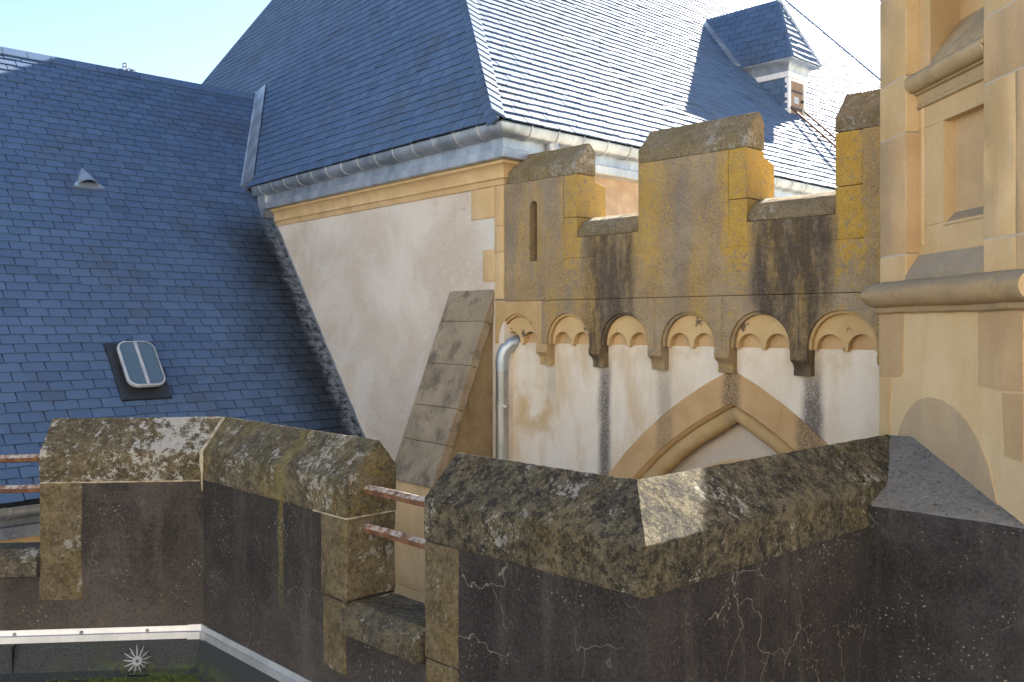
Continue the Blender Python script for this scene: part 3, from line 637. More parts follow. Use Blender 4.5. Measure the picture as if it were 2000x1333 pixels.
oi = [(SA+x, z) for x, z in arc(0, -2.2, .78, math.pi, 0, 20)]
oi2 = [(SA+x, z) for x, z in arc(0, -2.2, .60, 0, math.pi, 20)]
zc = FW.px(1435, 896, -.34)[1]; off_ = zc-(-2.2+.78)
poly_obj('inner_arch', FW, [(s, z+off_) for s, z in oi+oi2], -.33, -.40, SAND, bat, smooth=False)
# blind arcade
PIT, RB, ZS = .80, .32, -.20
ZSTR = .268
BAYS = [(-.10, .54)]+[(.70+PIT*k, 1.34+PIT*k) for k in range(6)]
edges = [-.16]+[.62+PIT*k for k in range(6)]+[WE]
for k, (b0, b1) in enumerate(BAYS):
    c = (b0+b1)/2; r = (b1-b0)/2; l, rr = edges[k]+.002, edges[k+1]-.002
    pts = [(l, -.235), (b0, -.235)]+[(c+x, ZS+y) for x, y in arc(0, 0, r, math.pi, 0, 18)]+[(b1, -.235), (rr, -.235), (rr, ZSTR-.003), (l, ZSTR-.003)]
    poly_obj('arcade_stone', FW, pts, 0, -.5, LWALL if k else ARCHS, bat, sharp=30)
    inner = [(c+x, ZS+y) for x, y in arc(0, 0, r-.028, math.pi, 0, 18)]; outer = [(c+x, ZS+y) for x, y in arc(0, 0, r+.002, 0, math.pi, 18)]
    poly_obj('arch_moulding', FW, [(inner[0][0], -.235)]+inner+[(inner[-1][0], -.235), (outer[0][0], -.235)]+outer+[(outer[-1][0], -.235)], -.028, -.4, LWALL if k in (2, 3, 4) else ARCHS, bat, sharp=30)
    # tympanum with two little blind arches
    rs = (r-.075)/2; c1, c2 = c-rs-.022, c+rs+.022; yb_ = ZS-.012
    pts = [(b0+.01, -.232), (c1-rs, -.232)]+[(c1+x, yb_+y) for x, y in arc(0, 0, rs, math.pi, 0, 12)]+[(c1+rs, -.232), (c, -.246), (c2-rs, -.232)]+[(c2+x, yb_+y) for x, y in arc(0, 0, rs, math.pi, 0, 12)]+[(c2+rs, -.232), (b1-.01, -.232)]+[(c+x, ZS+y) for x, y in arc(0, 0, r-.012, 0, math.pi, 18)]
    poly_obj('tympanum', FW, pts, -.075, -.162, TYMP, bat, sharp=30)
    poly_obj('tympanum_back', FW, [(b0+.01, -.240), (b1-.01, -.240)]+[(c+x, ZS+y) for x, y in arc(0, 0, r-.012, 0, math.pi, 14)], -.160, -.24, SANDB, bat, sharp=30)
# corbels under the piers
for k in range(6):
    s0, s1 = .54+PIT*k, .70+PIT*k
    prof = [(-.2, -.236), (.004, -.236), (.004, -.268), (.010, -.275), (.010, -.325), (-.012, -.345), (-.045, -.365), (-.062, -.40), (-.062, -.468), (-.2, -.468)]
    v, f = loft([[FW.P(s, d, z) for d, z in prof] for s in np.linspace(s0-.003, s1+.003, 4)]); mesh_obj('corbel', disp(v, .004, 8, k), f, LWALL if k else ARCHS, bat, sharp=40)
# wall above the arcade, crenel sills, merlons
ZC = 1.10
TB = -.50
block_obj('wall_course', LWALL, bat, FW, -.16, WE, 0, TB, ZSTR+.003, .7255, r=.0015, cell=.12, amp=.002)
MER = [(.0, 1.155), (2.012, 3.287), (4.165, WE)]
CRE = [(1.155, 2.012), (3.287, 4.165)]
for (s0, s1) in CRE:
    block_obj('wall_course', LWALL, bat, FW, s0-.2, s1+.2, -.001, TB, .726, .951, r=.0015, cell=.1, amp=.002)
    block_obj('crenel_sill', COPW, bat, FW, s0+.003, s1-.003, 0, 0, 0, 0, prof=[(.0, .952), (.0, 1.03), (-.09, 1.13), (-.22, 1.185), (-.42, 1.18), (TB+.002, 1.12), (TB+.002, .952)], r=.02, cell=.04, amp=.006, freq=9)
mprof = [(0, 1.66), (0, 1.79), (-.205, 2.02), (-.23, 2.02), (-.315, 1.92), (-.315, 1.66)]
for k, (s0, s1) in enumerate(MER):
    jw = .0 if k == 2 else .20
    x0, x1 = s0, s1-jw
    if k == 0: x0 = -.02
    jl = .245 if k == 2 else 0
    body = [(0, .726 if False else .954), (0, 1.656), (-.31, 1.656), (-.31, 1.60), (TB+.004, 1.545), (TB+.004, .954)]
    if k == 0:                                       # arrow slit cut through the first merlon
        sl0, sl1 = .425, .545
        for (p, q) in ((x0, sl0), (sl1, x1)): block_obj('merlon_body', LWALL, bat, FW, p, q, 0, 0, 0, 0, prof=[(0, .65), (0, 1.656), (-.31, 1.656), (-.31, 1.60), (TB+.004, 1.545), (TB+.004, .65)], r=.0015, cell=.1, amp=.002)
        topz = [(sl0, 1.44), (sl0, 1.36)]+[((sl0+sl1)/2+x, 1.36+y) for x, y in arc(0, 0, (sl1-sl0)/2, math.pi, 0, 8)]+[(sl1, 1.654), (sl0, 1.654)]
        poly_obj('slit_head', FW, topz[1:], -.002, -.30, LWALL, bat, sharp=30)
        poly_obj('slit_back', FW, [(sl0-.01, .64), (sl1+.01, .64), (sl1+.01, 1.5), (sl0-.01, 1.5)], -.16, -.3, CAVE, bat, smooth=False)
        block_obj('wall_course', LWALL, bat, FW, -.16, s1, -.001, TB, .726, .948, r=.004, cell=.1, amp=.002) if False else None
    else:
        block_obj('merlon_body', LWALL, bat, FW, x0+jl, x1, 0, 0, 0, 0, prof=[(0, .726)]+body[1:-1]+[(TB+.004, .726)], r=.0015, cell=.1, amp=.002)
    if jw:
        for (za, zb_, ww) in ((1.182, 1.654, .20), (.73, 1.176, .17)):
            bp = [(.003, za), (.003, zb_)]+([(-.31, zb_), (-.31, 1.60), (TB, 1.545)] if zb_ > 1.5 else [(TB, zb_)])+[(TB, za)]
            block_obj('jamb_stone', LWALL, bat, FW, x1+.004 if ww == .2 else x1+.004, s1+.002, 0, 0, 0, 0, prof=bp, r=.006, cell=.06, amp=.004)
    if jl:
        for (za, zb_) in ((1.19, 1.652), (.73, 1.184)):
            bp = [(.003, za), (.003, zb_)]+([(-.31, zb_), (-.31, 1.60), (TB, 1.545)] if zb_ > 1.5 else [(TB, zb_)])+[(TB, za)]
            block_obj('jamb_stone', LWALL, bat, FW, s0, s0+jl, 0, 0, 0, 0, prof=bp, r=.006, cell=.06, amp=.004)
    block_obj('merlon_coping', COPW, bat, FW, s0-.004, s1+.004, 0, 0, 0, 0, prof=mprof, r=.007, cell=.035, amp=.0055, freq=9)
# ------------------------------------------------------------------ tall building
tall = thing('tall_building', 'tall rendered building with a steep slate hipped roof, zinc gutter and a dormer hatch', 'building', FM.P(3, -3, GROUND))
PROJ = .30
nLo, nRo = FM.n, FR.n
E0 = corner(PM, nLo, nRo, PROJ, PROJ); E0[2] = (HZ-236)/F*E0[1]
pl = math.radians(62); nLS = unit(A3(*(nLo[:2]*math.sin(pl)), math.cos(pl)))
hipP = hit(E0, nLS, 922, 0); nRS = unit(np.cross(hipP-E0, mR)); nRS = nRS if nRS[2] > 0 else -nRS
upL = unit(np.cross(nLS, mL)); upL = upL if upL[2] > 0 else -upL
upR = unit(np.cross(nRS, mR)); upR = upR if upR[2] > 0 else -upR
def loc(p, o, t, u): return float((p-o)@t), float((p-o)@u)
hL = loc(hipP, E0, mL, upL); hR = loc(hipP, E0, mR, upR)
lh0, lh1 = loc(hit(E0, nLS, 397, 170), E0, mL, upL), loc(hit(E0, nLS, 540, 0), E0, mL, upL)
rh0, rh1 = loc(hit(E0, nRS, 1718, 160), E0, mR, upR), loc(hit(E0, nRS, 1527, 0), E0, mR, upR)
lin = lambda a, c, v: a[0]+(c[0]-a[0])*(v-a[1])/(c[1]-a[1])
kL = hL[0]/hL[1]; kR = hR[0]/hR[1]
# apex heights where the hips meet
def vmeet(k, a, c):
    m = (c[0]-a[0])/(c[1]-a[1]); return (a[0]-m*a[1])/(k-m)
vL = vmeet(kL, lh0, lh1); vR = vmeet(kR, rh0, rh1)
zL, zR = vL*upL[2], vR*upR[2]; ztop = min(zL, zR); vL2, vR2 = ztop/upL[2], ztop/upR[2]
print('roof apex rise', zL, zR, 'eave widths', lin(lh0, lh1, 0), lin(rh0, rh1, 0))
polyL = [(0, 0), (kL*vL2, vL2), (lin(lh0, lh1, vL2)+.001, vL2), (lin(lh0, lh1, 0), 0)]
polyR = [(0, 0), (lin(rh0, rh1, 0), 0), (lin(rh0, rh1, vR2)+.001, vR2), (kR*vR2, vR2)]
roof = MB()
def PLf(s, v, hh=0): return E0+mL*s+upL*v+nLS*hh
def PRf(s, v, hh=0): return E0+mR*s+upR*v+nRS*hh
def deck(Pf, poly): return prism([Pf(s, v, -.02) for s, v in poly], [Pf(s, v, -.08) for s, v in poly])
DECK = m_simple('roof_underlay', (.014, .015, .018), (.022, .023, .026), 10, .95)
roof.add(*deck(PLf, polyL)); roof.add(*deck(PRf, polyR))
bl, br = PLf(*polyL[3]), PRf(*polyR[1]); far = bl+(br-E0); tl, trr = PLf(*polyL[2]), PRf(*polyR[2]); apx = PLf(*polyL[1])
roof.add([bl, far, (trr+tl)/2+A3(0, 3, 0), tl], [[0, 1, 2, 3]]); roof.add([br, far, (trr+tl)/2+A3(0, 3, 0), trr], [[0, 1, 2, 3]]); roof.add([apx, tl, (trr+tl)/2+A3(0, 3, 0), trr], [[0, 1, 2, 3]])
roofT = roof.build('roof', DECK, tall, smooth=False)

def clip(poly, reg):
    out = poly
    area = sum(reg[i][0]*reg[(i+1) % len(reg)][1]-reg[(i+1) % len(reg)][0]*reg[i][1] for i in range(len(reg))); sg = 1 if area > 0 else -1
    for i in range(len(reg)):
        a, c = reg[i], reg[(i+1) % len(reg)]; inp = out; out = []
        side = lambda p: sg*((c[0]-a[0])*(p[1]-a[1])-(c[1]-a[1])*(p[0]-a[0]))
        for j in range(len(inp)):
            p, q = inp[j], inp[(j+1) % len(inp)]; sp_, sq = side(p), side(q)
            if sp_ >= 0: out.append(p)
            if (sp_ >= 0) != (sq >= 0):
                u = sp_/(sp_-sq); out.append((p[0]+(q[0]-p[0])*u, p[1]+(q[1]-p[1])*u))
        if not out: return []
    return out
EXP, SW, GAP, THK = .112/K, .200/K, .0105/K, .0130/K
def slates(reg, vis, seed):
    """all slates of one slope: (polygon, is whole, s centre, v bottom, tilt)"""
    rg = np.random.default_rng(seed); ss = [p[0] for p in reg]; vs = [p[1] for p in reg]; out = []
    k = 0; v = min(vs)
    while v < max(vs):
        s = min(ss)-SW*(1 if k % 2 else .5)+rg.normal(0, .012)
        while s < max(ss):
            wd_ = SW*(1+rg.normal(0, .02)); p = [(s+GAP/2, v), (s+wd_-GAP/2, v), (s+wd_-GAP/2, v+EXP*1.75), (s+GAP/2, v+EXP*1.75)]
            j = rg.normal(0, .005); p = [(a, c_+j) for a, c_ in p]
            q = clip(p, reg)
            if len(q) >= 3 and vis(s+wd_/2, v+EXP/2): out.append((q, len(q) == 4 and all(abs(a[0]-c_[0])+abs(a[1]-c_[1]) < 1e-9 for a, c_ in zip(q, p)), s+wd_/2, v+j, wd_, rg.normal(0, .0022), rg.normal(0, .0018)))
            s += wd_
        k += 1; v += EXP
    return out
H0, H1 = .0255/K, .003/K
SLM = []
def slate_mesh(var, mat):
    rg = random.Random(var); w2 = (SW-GAP)/2*K; L_ = EXP*1.75*K; b0, b1 = H0*K, H1*K; t = THK*K
    e = [rg.uniform(-.0018, .0018) for _ in range(4)]
    c = [(-w2, e[0], b0+e[2]), (w2, e[1], b0+e[3]), (w2, L_, b1), (-w2, L_, b1)]
    me = bpy.data.meshes.new('slate'); me.from_pydata([(x, y, z+t) for x, y, z in c]+list(c), [], [(0, 1, 2, 3), (4, 5, 1, 0), (5, 6, 2, 1), (7, 4, 0, 3), (7, 6, 5, 4)]); me.materials.append(mat); fix(me); return me
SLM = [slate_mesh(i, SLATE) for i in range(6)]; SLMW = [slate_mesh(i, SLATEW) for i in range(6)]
def lay(Pf, o, t, u, n, sl, chosen, parent, stuffname, mat=SLATE):
    m = MB(); base = root_loc(parent); rot = Matrix((t, u, n)).transposed().to_4x4()
    for i, (q, whole, sc, vb, w_, tl, tw) in enumerate(sl):
        if i in chosen:
            ob = bpy.data.objects.new('slate', (SLM if mat is SLATE else SLMW)[i % 6]); C.objects.link(ob); ob.parent = parent
            p = world(Pf(sc, vb, 0))-base
            ob.matrix_local = Matrix.Translation(Vector(p)) @ rot @ Matrix.Rotation(tw*2, 4, 'X') @ Matrix.Diagonal((w_/SW, 1, 1, 1))
        else:
            v0 = min(p[1] for p in q) if not whole else vb
            hh = lambda s, v: H0+(H1-H0)*(v-vb)/(EXP*1.75)+tl*(s-sc)/SW+tw
            a = [Pf(s, v, hh(s, v)+THK) for s, v in q]; c = [Pf(s, v, hh(s, v)) for s, v in q]; nn = len(q)
            m.add(a+c, [list(range(nn))]+[[j, (j+1) % nn, nn+(j+1) % nn, nn+j] for j in range(nn)])
    ob = m.build(stuffname, mat, parent, smooth=False); ob['kind'] = 'stuff'; return ob
def proj(p): return 1000+F*p[0]/p[1], HZ-F*p[2]/p[1]
def pick(cands, n): return set(i for _, i in sorted(cands)[:n])
slL = slates(polyL, lambda s, v: True, 3); slR = slates(polyR, lambda s, v: v < 14, 4)
cand = []
for tag_, Pf, sl in (('L', PLf, slL), ('R', PRf, slR)):
    for i, q in enumerate(sl):
        if not q[1]: continue
        p = Pf(q[2], q[3]+EXP/2, 0); x, y = proj(p)
        if not (10 < x < 1990 and 12 < y) or (tag_ == 'L' and x < 545) or (tag_ == 'R' and x > 1240): continue
        cand.append((p[1], (tag_, i)))
ch = pick(cand, 300)
# hip slates: a band of broader slates bent along the hip on each side
hipdir = unit(hipP-E0); hl = np.linalg.norm(PLf(*polyL[1])-E0)
def hip_band(Pf, o, t, u, n, sgn):
    m = MB(); k = 0; d = loc(E0+hipdir, o, t, u); dl = math.hypot(*d); d = (d[0]/dl, d[1]/dl); pn = (-d[1]*sgn, d[0]*sgn)
    st_ = EXP*1.12; w_ = .17
    while k*st_ < hl:
        a = k*st_; c = [(a-.02, 0), (a+.03, w_), (a+st_*1.5+.03, w_), (a+st_*1.5, 0)]
        q = [(d[0]*x+pn[0]*y, d[1]*x+pn[1]*y) for x, y in c]; hts = [.060, .058, .045, .045]
        top = [Pf(s, v, e+THK) for (s, v), e in zip(q, hts)]; bot = [Pf(s, v, e-.012) for (s, v), e in zip(q, hts)]
        m.add(top+bot, [[0, 1, 2, 3], [0, 1, 5, 4], [1, 2, 6, 5], [2, 3, 7, 6], [3, 0, 4, 7]]); k += 1
    ob = m.build('hip_slates', SLATE, roofT, smooth=False); ob['kind'] = 'stuff'
mid = (polyL[0][0]+polyL[3][0])/2
hip_band(PLf, E0, mL, upL, nLS, -1); hip_band(PRf, E0, mR, upR, nRS, 1)
for (q, Pf) in (((polyL[3], polyL[2]), PLf), ((polyR[1], polyR[2]), PRf)):
    v, f = tube([Pf(*q[0], .03), Pf(*q[1], .03)], .045, 6); mesh_obj('hip_edge', v, f, SLATE, roofT)
lay(PLf, E0, mL, upL, nLS, slL, {i for t_, i in ch if t_ == 'L'}, roofT, 'slate_field')
slR_ch = {i for t_, i in ch if t_ == 'R'}
lay(PRf, E0, mR, upR, nRS, slR, slR_ch, roofT, 'slate_field')
# walls
ZW = 1.93
far_s, far_r = polyL[3][0]-.4, polyR[1][0]-.4
wall = poly_obj('wall', FM, [(0, GROUND), (far_s, GROUND), (far_s, 2.25), (0, 2.25)], 0, -.4, PLT, tall, smooth=False)
poly_obj('wall', FR, [(0.06, GROUND), (far_r, GROUND), (far_r, 2.25), (0.06, 2.25)], 0, -.4, m_simple('brown_render', (.33, .25, .185), (.44, .34, .255), 5, .92), tall, smooth=False)
for q in ((.175, .633, 1.285, 1.655), (-.002, .172, 1.175, 1.655), (-.002, .172, .86, 1.171), (.168, .396, .512, .90), (-.002, .165, .30, .856)):
    block_obj('quoin', SAND, wall, FM, q[0], q[1], .016, -.1, q[2], q[3], r=.006, cell=.12, amp=.001)
# cornice, zinc nosing, gutter, mitred at the corner
def run_profile(prof, name, mat, sa, sb, parent=tall, **k):
    n = 14
    secs = [[FM.P(sa, d, z) for d, z in prof], [corner(PM, nLo, nRo, d, d)+A3(0, 0, z) for d, z in prof], [FR.P(sb, d, z) for d, z in prof]]
    v, f = loft(secs); return mesh_obj(name, v, f, mat, parent, **k)
run_profile([(-.1, 1.93), (.135, 1.93), (.135, 1.895), (.11, 1.885), (.085, 1.86), (.068, 1.82), (.060, 1.795), (.060, 1.77), (.072, 1.765), (.072, 1.735), (.05, 1.725), (.035, 1.70), (.028, 1.66), (-.1, 1.66)], 'stone_cornice', SAND, 6.05, .30, sharp=30)
run_profile([(-.1, 2.055), (.155, 2.055), (.155, 2.24), (-.1, 2.24)], 'zinc_fascia', ZINC, 6.2, far_r, sharp=30)
run_profile([(-.1, 1.935), (.20, 1.935), (.215, 1.945), (.215, 2.04), (.16, 2.06), (-.1, 2.06)], 'zinc_nosing', ZWHITE, 6.22, far_r, sharp=30)
GR, GD, GZ = .135, .185, 2.315
gp = [(GD+GR*math.cos(q), GZ+GR*math.sin(q)) for q in np.linspace(0, -math.pi, 13)]
gprof = [(GD+GR+.012, GZ+.004)]+gp+[(GD+(GR-.012)*math.cos(q), GZ+(GR-.012)*math.sin(q)) for q in np.linspace(-math.pi, 0, 13)]+[(GD+GR-.004, GZ+.016)]
gut = run_profile(gprof, 'gutter', ZINC, 6.42, far_r, sharp=40)
for fr, s0, s1, off in ((FM, -.1, 6.3, .22), (FR, -.1, 7.0, .25)):
    s = s0+off
    while s < s1:
        pr = [(GD+(GR+.010)*math.cos(q), GZ+(GR+.010)*math.sin(q)) for q in np.linspace(.12, -math.pi, 15)]+[(GD+(GR-.004)*math.cos(q), GZ+(GR-.004)*math.sin(q)) for q in np.linspace(-math.pi, .12, 15)]
        v, f = loft([[fr.P(s+e, d, z) for d, z in pr] for e in (-.011, .011)]); mesh_obj('gutter_bracket', v, f, ZWHITE, gut, sharp=40); s += .462
v, f = ext(FM, [(6.43, 0)]*0+[(6.41, GZ-.01), (6.45, GZ-.01), (6.45, GZ-.12), (6.41, GZ-.12)], GD+.10, GD-.1); mesh_obj('gutter_end', v, f, ZINC, gut, smooth=False)
v, f = loft([[FM.P(s, d, z) for s, z in ((6.15, 2.2), (6.44, 2.2), (6.42, 2.0), (6.26, 1.78), (6.15, 1.92))] for d in (.20, .0)]); mesh_obj('zinc_return', v, f, ZINC, tall, smooth=False)
# outlet pipe dropping behind the first merlon
op = FR.P(.62, GD, GZ-.10); v, f = tube([op, op+A3(.02, .0, -.12), op+A3(.16, .06, -.36), op+A3(.2, .1, -.8)], .085, 14); mesh_obj('gutter_outlet', v, f, ZINC, gut)
# buttress against the building's corner
but = thing('raking_buttress', 'brown stone buttress with steep sloping coping slabs beside the drainpipe', 'buttress', FM.P(.65, .5, GROUND))
def at_s(fr, s, x):                                  # offset d where the line s = const is seen at column x
    u = (x-1000)/F; p = fr.o+fr.t*s; return float((u*p[1]-p[0])/(fr.n[0]-u*fr.n[1]))
bs0, bs1 = .19, 1.10
d1 = (at_s(FM, bs0, 829)+at_s(FM, bs1, 777))/2
pz = FM.P(bs0, d1, 0); zlow = (HZ-950)/F*pz[1]; ztop_ = .42
print('buttress', d1, zlow)
sl_ = lambda d: ztop_+(zlow-ztop_)*d/d1
poly = [(0, GROUND), (0, ztop_-.10), (d1-.05, zlow-.0), (d1-.05, GROUND)]
FBs = Fr(FM.P(bs0+.03, 0, 0), FM.n, mL*-1)
poly_obj('buttress_body', FBs, poly, 0, -(bs1-bs0-.06), BUTS, but, smooth=False)
cuts = [0, .17, .40, .62, .80, 1.0]
for k in range(5):
    a, c = d1*cuts[k]+.0012, d1*cuts[k+1]-.0012
    dn = unit(np.array([-(zlow-ztop_), d1])); pr = [(a, sl_(a)), (c, sl_(c)), (c-.11*dn[0], sl_(c)-.11*dn[1]), (a-.11*dn[0], sl_(a)-.11*dn[1])]
    if k == 4: pr = [(a, sl_(a)), (d1, sl_(d1)), (d1, zlow-.035), (d1-.14, zlow-.035), (a-.11*dn[0], sl_(a)-.11*dn[1])]
    block_obj('coping_slab', BUTT, but, FM, bs0, bs1, 0, 0, 0, 0, prof=pr, r=.004, cell=.06, amp=.003, freq=9)
zc_ = [zlow-.04, -2.55, -3.15, -3.75, -4.6, -6]
for k in range(5): block_obj('face_stone', SAND, but, FM, bs0+.03, bs1-.03, d1-.035, d1-.2, zc_[k+1]+.003, zc_[k]-.003, r=.006, cell=.15, amp=.001)
# ashlar strip between buttress and limewash
for (q, z0, z1) in (((-.48, -.22), -.75, -.24), ((-.52, -.20), -1.15, -.755), ((-.42, -.2), -1.7, -1.155), ((-.5, -.2), -2.4, -1.705)):
    block_obj('ashlar_stone', BUTS, bat, FW, q[0]+.17, q[1]+.02, PD+.012, PD-.1, z0+.003, z1-.003, r=.006, cell=.1, amp=.003)
# downpipe
dp_ = thing('drainpipe', 'galvanised drainpipe with a bent elbow running down the limewashed wall', 'drainpipe', FW.P(-.066, -.05, GROUND))
GALV = m_zinc('galvanised_steel', (.50, .51, .50), (.30, .31, .31), .38)
pd = -.13+.10; ps = -.066
v, f = tube([FW.P(ps, pd, GROUND)]+[FW.P(ps, pd, z) for z in (-6, -3, -1.5, -.52)], .080, 20); mesh_obj('pipe', v, f, GALV, dp_)
v, f = tube([FW.P(ps, pd, -.56), FW.P(ps, pd, -.44), FW.P(ps+.01, pd-.005, -.37), FW.P(ps+.035, pd-.02, -.30), FW.P(ps+.075, pd-.06, -.245), FW.P(ps+.12, pd-.14, -.21), FW.P(ps+.15, pd-.24, -.19)], [.084, .084, .083, .083, .082, .081, .08], 20); mesh_obj('elbow', v, f, ZINC, dp_)
for z in (-.98, -3.0):
    v, f = tube([FW.P(ps, pd, z-.015), FW.P(ps, pd, z+.015)], .088, 20); o = mesh_obj('clamp', v, f, GALV, dp_)
    v, f = tube([FW.P(ps+.07, pd+.05, z), FW.P(ps+.12, pd+.06, z)], .016, 8); mesh_obj('clamp_bolt', v, f, WHITE, o)

# ------------------------------------------------------------------ dormer hatch on the right slope (part of the tall building)
bD = hit(E0, nRS, 1538, 224); FDm = Fr(bD-A3(0, 0, bD[2]), mR); FDm.n = nRo
wD = FDm.px(1571, 232)[0]; zD0 = bD[2]; zD1 = FDm.px(1540, 126)[1]
OV = .22
zE = (HZ-112)/F*FDm.P(-OV, OV, 0)[1]
wE = wD+2*OV
def rise_at(P):                                      # height of the roof plane at a plan point
    return E0[2]-((P-E0)[:2]@nRS[:2])/nRS[2]
# hip apex: over the middle of the front, set back so that it is seen at (1520,3)
uu = (1520-1000)/F; pc = FDm.P(wD/2, 0, 0); bk = float((uu*pc[1]-pc[0])/(-nRo[0]+uu*nRo[1])); pa = FDm.P(wD/2, -bk, 0); zA = (HZ-4)/F*pa[1]
print('dormer w', wD*K, 'h', (zD1-zD0)*K, 'apex back', bk*K, 'roof rise', (zA-zE)*K)
def back_to_roof(s, z, d=0.0):                       # follow -n from (s,z) to the main slope
    p = FDm.P(s, d, 0); k = (rise_at(p)-z); g_ = float(nRo[:2]@nRS[:2])/nRS[2]; return d-(z-rise_at(p))/g_
dor = MB()
zW = zE+.02
for s in (0, wD):
    db = back_to_roof(s, zW); v, f = loft([[FDm.P(s+e, 0, zD0-.3), FDm.P(s+e, 0, zW), FDm.P(s+e, db-.1, zW)] for e in ((.03, .06) if s == 0 else (-.06, -.03))]); dor.add(v, f)
v, f = boxv(FDm, .03, wD-.03, -.03, -.06, zD0-.3, zW); dor.add(v, f)
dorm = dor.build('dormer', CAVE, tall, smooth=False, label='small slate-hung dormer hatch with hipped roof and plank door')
# cheek slates
def PC(s, v, hh=0): return FDm.P(.03-hh, -s, zD0-.02+v)
db = -back_to_roof(0, zW); reg = [(0, -.15), (0, zW-zD0), (db, zW-zD0), (.02, -.15)]
lay(PC, None, -nRo, A3(0, 0, 1), -mR, slates(reg, lambda s, v: True, 8), set(), dorm, 'cheek_slates')
# roof slopes of the dormer
cfl, cfr, apx_ = FDm.P(-OV, OV, zE), FDm.P(wD+OV, OV, zE), A3(pa[0], pa[1], zA)
db2 = back_to_roof(-OV, zE); cbl = FDm.P(-OV, db2-.03, zE)
dA = back_to_roof(wD/2, zA); cba = FDm.P(wD/2, dA-.03, zA); cbr = FDm.P(wD+OV, db2-.03, zE)
def slope_field(o, t, pts3, seed):
    n = unit(np.cross(pts3[1]-pts3[0], pts3[2]-pts3[0])); n = n if n[2] > 0 else -n; u = unit(np.cross(n, t)); u = u if u[2] > 0 else -u
    Pf = lambda s, v, hh=0: o+t*s+u*v+n*(hh-.0)
    reg = [loc(p, o, t, u) for p in pts3]
    dk = MB(); dk.add(*prism([Pf(s, v, -.005) for s, v in reg], [Pf(s, v, -.05) for s, v in reg])); dk.build('dormer_roof', DECK, dorm, smooth=False)
    lay(Pf, o, t, u, n, slates(reg, lambda s, v: True, seed), set(), dorm, 'dormer_slates')
slope_field(cfl, nRo*-1, [cfl, cbl, cba, apx_], 11); slope_field(cfl, mR, [cfl, cfr, apx_], 12); slope_field(cfr, nRo*-1, [cfr, cbr, cba, apx_], 13)
for a, c in ((cfl, apx_), (cfr, apx_), (apx_, cba)):
    v, f = tube([a+A3(0, 0, .012), c+A3(0, 0, .02)], .055 if a is cfr else .030, 6); mesh_obj('hip_capping', v, f, ZWHITE if c is apx_ and a is cfr else SLATE, dorm)
# coved zinc eaves and white band
def ring3(prof, name, mat):
    cs = lambda P, n1, n2, d: corner(P, n1, n2, d, d)
    pL, pR_ = FDm.P(0, 0, 0), FDm.P(wD, 0, 0); secs = []
    bL = min(back_to_roof(-OV, zE), back_to_roof(0, zE-.25))-.05
    secs.append([FDm.P(-d, bL, z) for d, z in prof]); secs.append([corner(pL, nRo, -mR, d, d)+A3(0, 0, z) for d, z in prof]); secs.append([corner(pR_, nRo, mR, d, d)+A3(0, 0, z) for d, z in prof]); secs.append([FDm.P(wD+d, bL, z) for d, z in prof])
    v, f = loft(secs); mesh_obj(name, v, f, mat, dorm, sharp=40)
ring3([(0, zE+.01), (OV+.01, zE+.02), (OV+.01, zE-.015)]+[(OV-.02-(OV-.07)*math.sin(q), zE-.02-.17*(1-math.cos(q))) for q in np.linspace(.1, math.pi/2, 7)]+[(0, zE-.2)], 'cove_eaves', ZINC)
ring3([(-.02, zE-.195), (.052, zE-.195), (.052, zE-.30), (-.02, zE-.30)], 'eaves_band', WHITE)
ztd = zE-.30
for s0, s1 in ((-.012, .075), (wD-.075, wD+.012)):
    v, f = boxv(FDm, s0, s1, .035, -.05, zD0-.25, ztd); mesh_obj('door_post', v, f, WHITE, dorm, smooth=False)
v, f = boxv(FDm, .075, wD-.075, .02, -.03, ztd-.05, ztd); mesh_obj('door_head', v, f, WHITE, dorm, smooth=False)
pw = (wD-.15)/3
for k in range(3):
    block_obj('door_plank', WOOD, dorm, FDm, .078+pw*k, .072+pw*(k+1), .004, -.025, zD0-.12, ztd-.055, r=.005, cell=.3, amp=.001)
for zz in (zD0+.16, ztd-.24): v, f = boxv(FDm, .06, wD-.10, .016, .004, zz-.022, zz+.022); mesh_obj('strap_hinge', v, f, IRON, dorm, smooth=False)
v, f = boxv(FDm, wD*.36, wD*.64, .012, .0, zD0+.26, ztd-.34); mesh_obj('hatch_pane', v, f, m_simple('dull_pane', (.30, .33, .36), (.42, .44, .46), 9, .35, bump=.05), dorm, smooth=False)
v, f = tube([FDm.P(wD-.13, .004, (zD0+ztd)/2-.04), FDm.P(wD-.13, .05, (zD0+ztd)/2-.04)], .028, 8); mesh_obj('door_knob', v, f, IRON, dorm)
# lead valley between dormer roof and main slope
va, vb_ = cbl, cba
wv = unit(np.cross(nRS, vb_-va)); wv = wv if wv@mR < 0 else -wv
v, f = prism([va+nRS*.10, vb_+nRS*.10, vb_+wv*.20+nRS*.065, va+wv*.22+nRS*.065], [va-nRS*.05, vb_-nRS*.05, vb_+wv*.20, va+wv*.22]); mesh_obj('valley_flashing', v, f, ZINC, dorm, smooth=False)
va = FDm.P(.0, 0, zD0); vb2 = FDm.P(0, -db, zW)
# roof ladder rails below the hatch
sb = loc(bD, E0, mR, upR)
for e in (.07, wD-.05):
    p0 = PRf(sb[0]+e, sb[1]+.10, .02+.10); p1 = PRf(sb[0]+e+.02, sb[1]-2.6, .30)
    v, f = tube([p0, p1], .026, 4); o = mesh_obj('ladder_rail', v, f, DRUST, dorm, label='rusted roof rail')
    for q in (.35, .75): a = p0*(1-q)+p1*q; v, f = tube([a, PRf(*loc(a, E0, mR, upR), 0)], .012, 5); mesh_obj('rail_support', v, f, RUST, o)

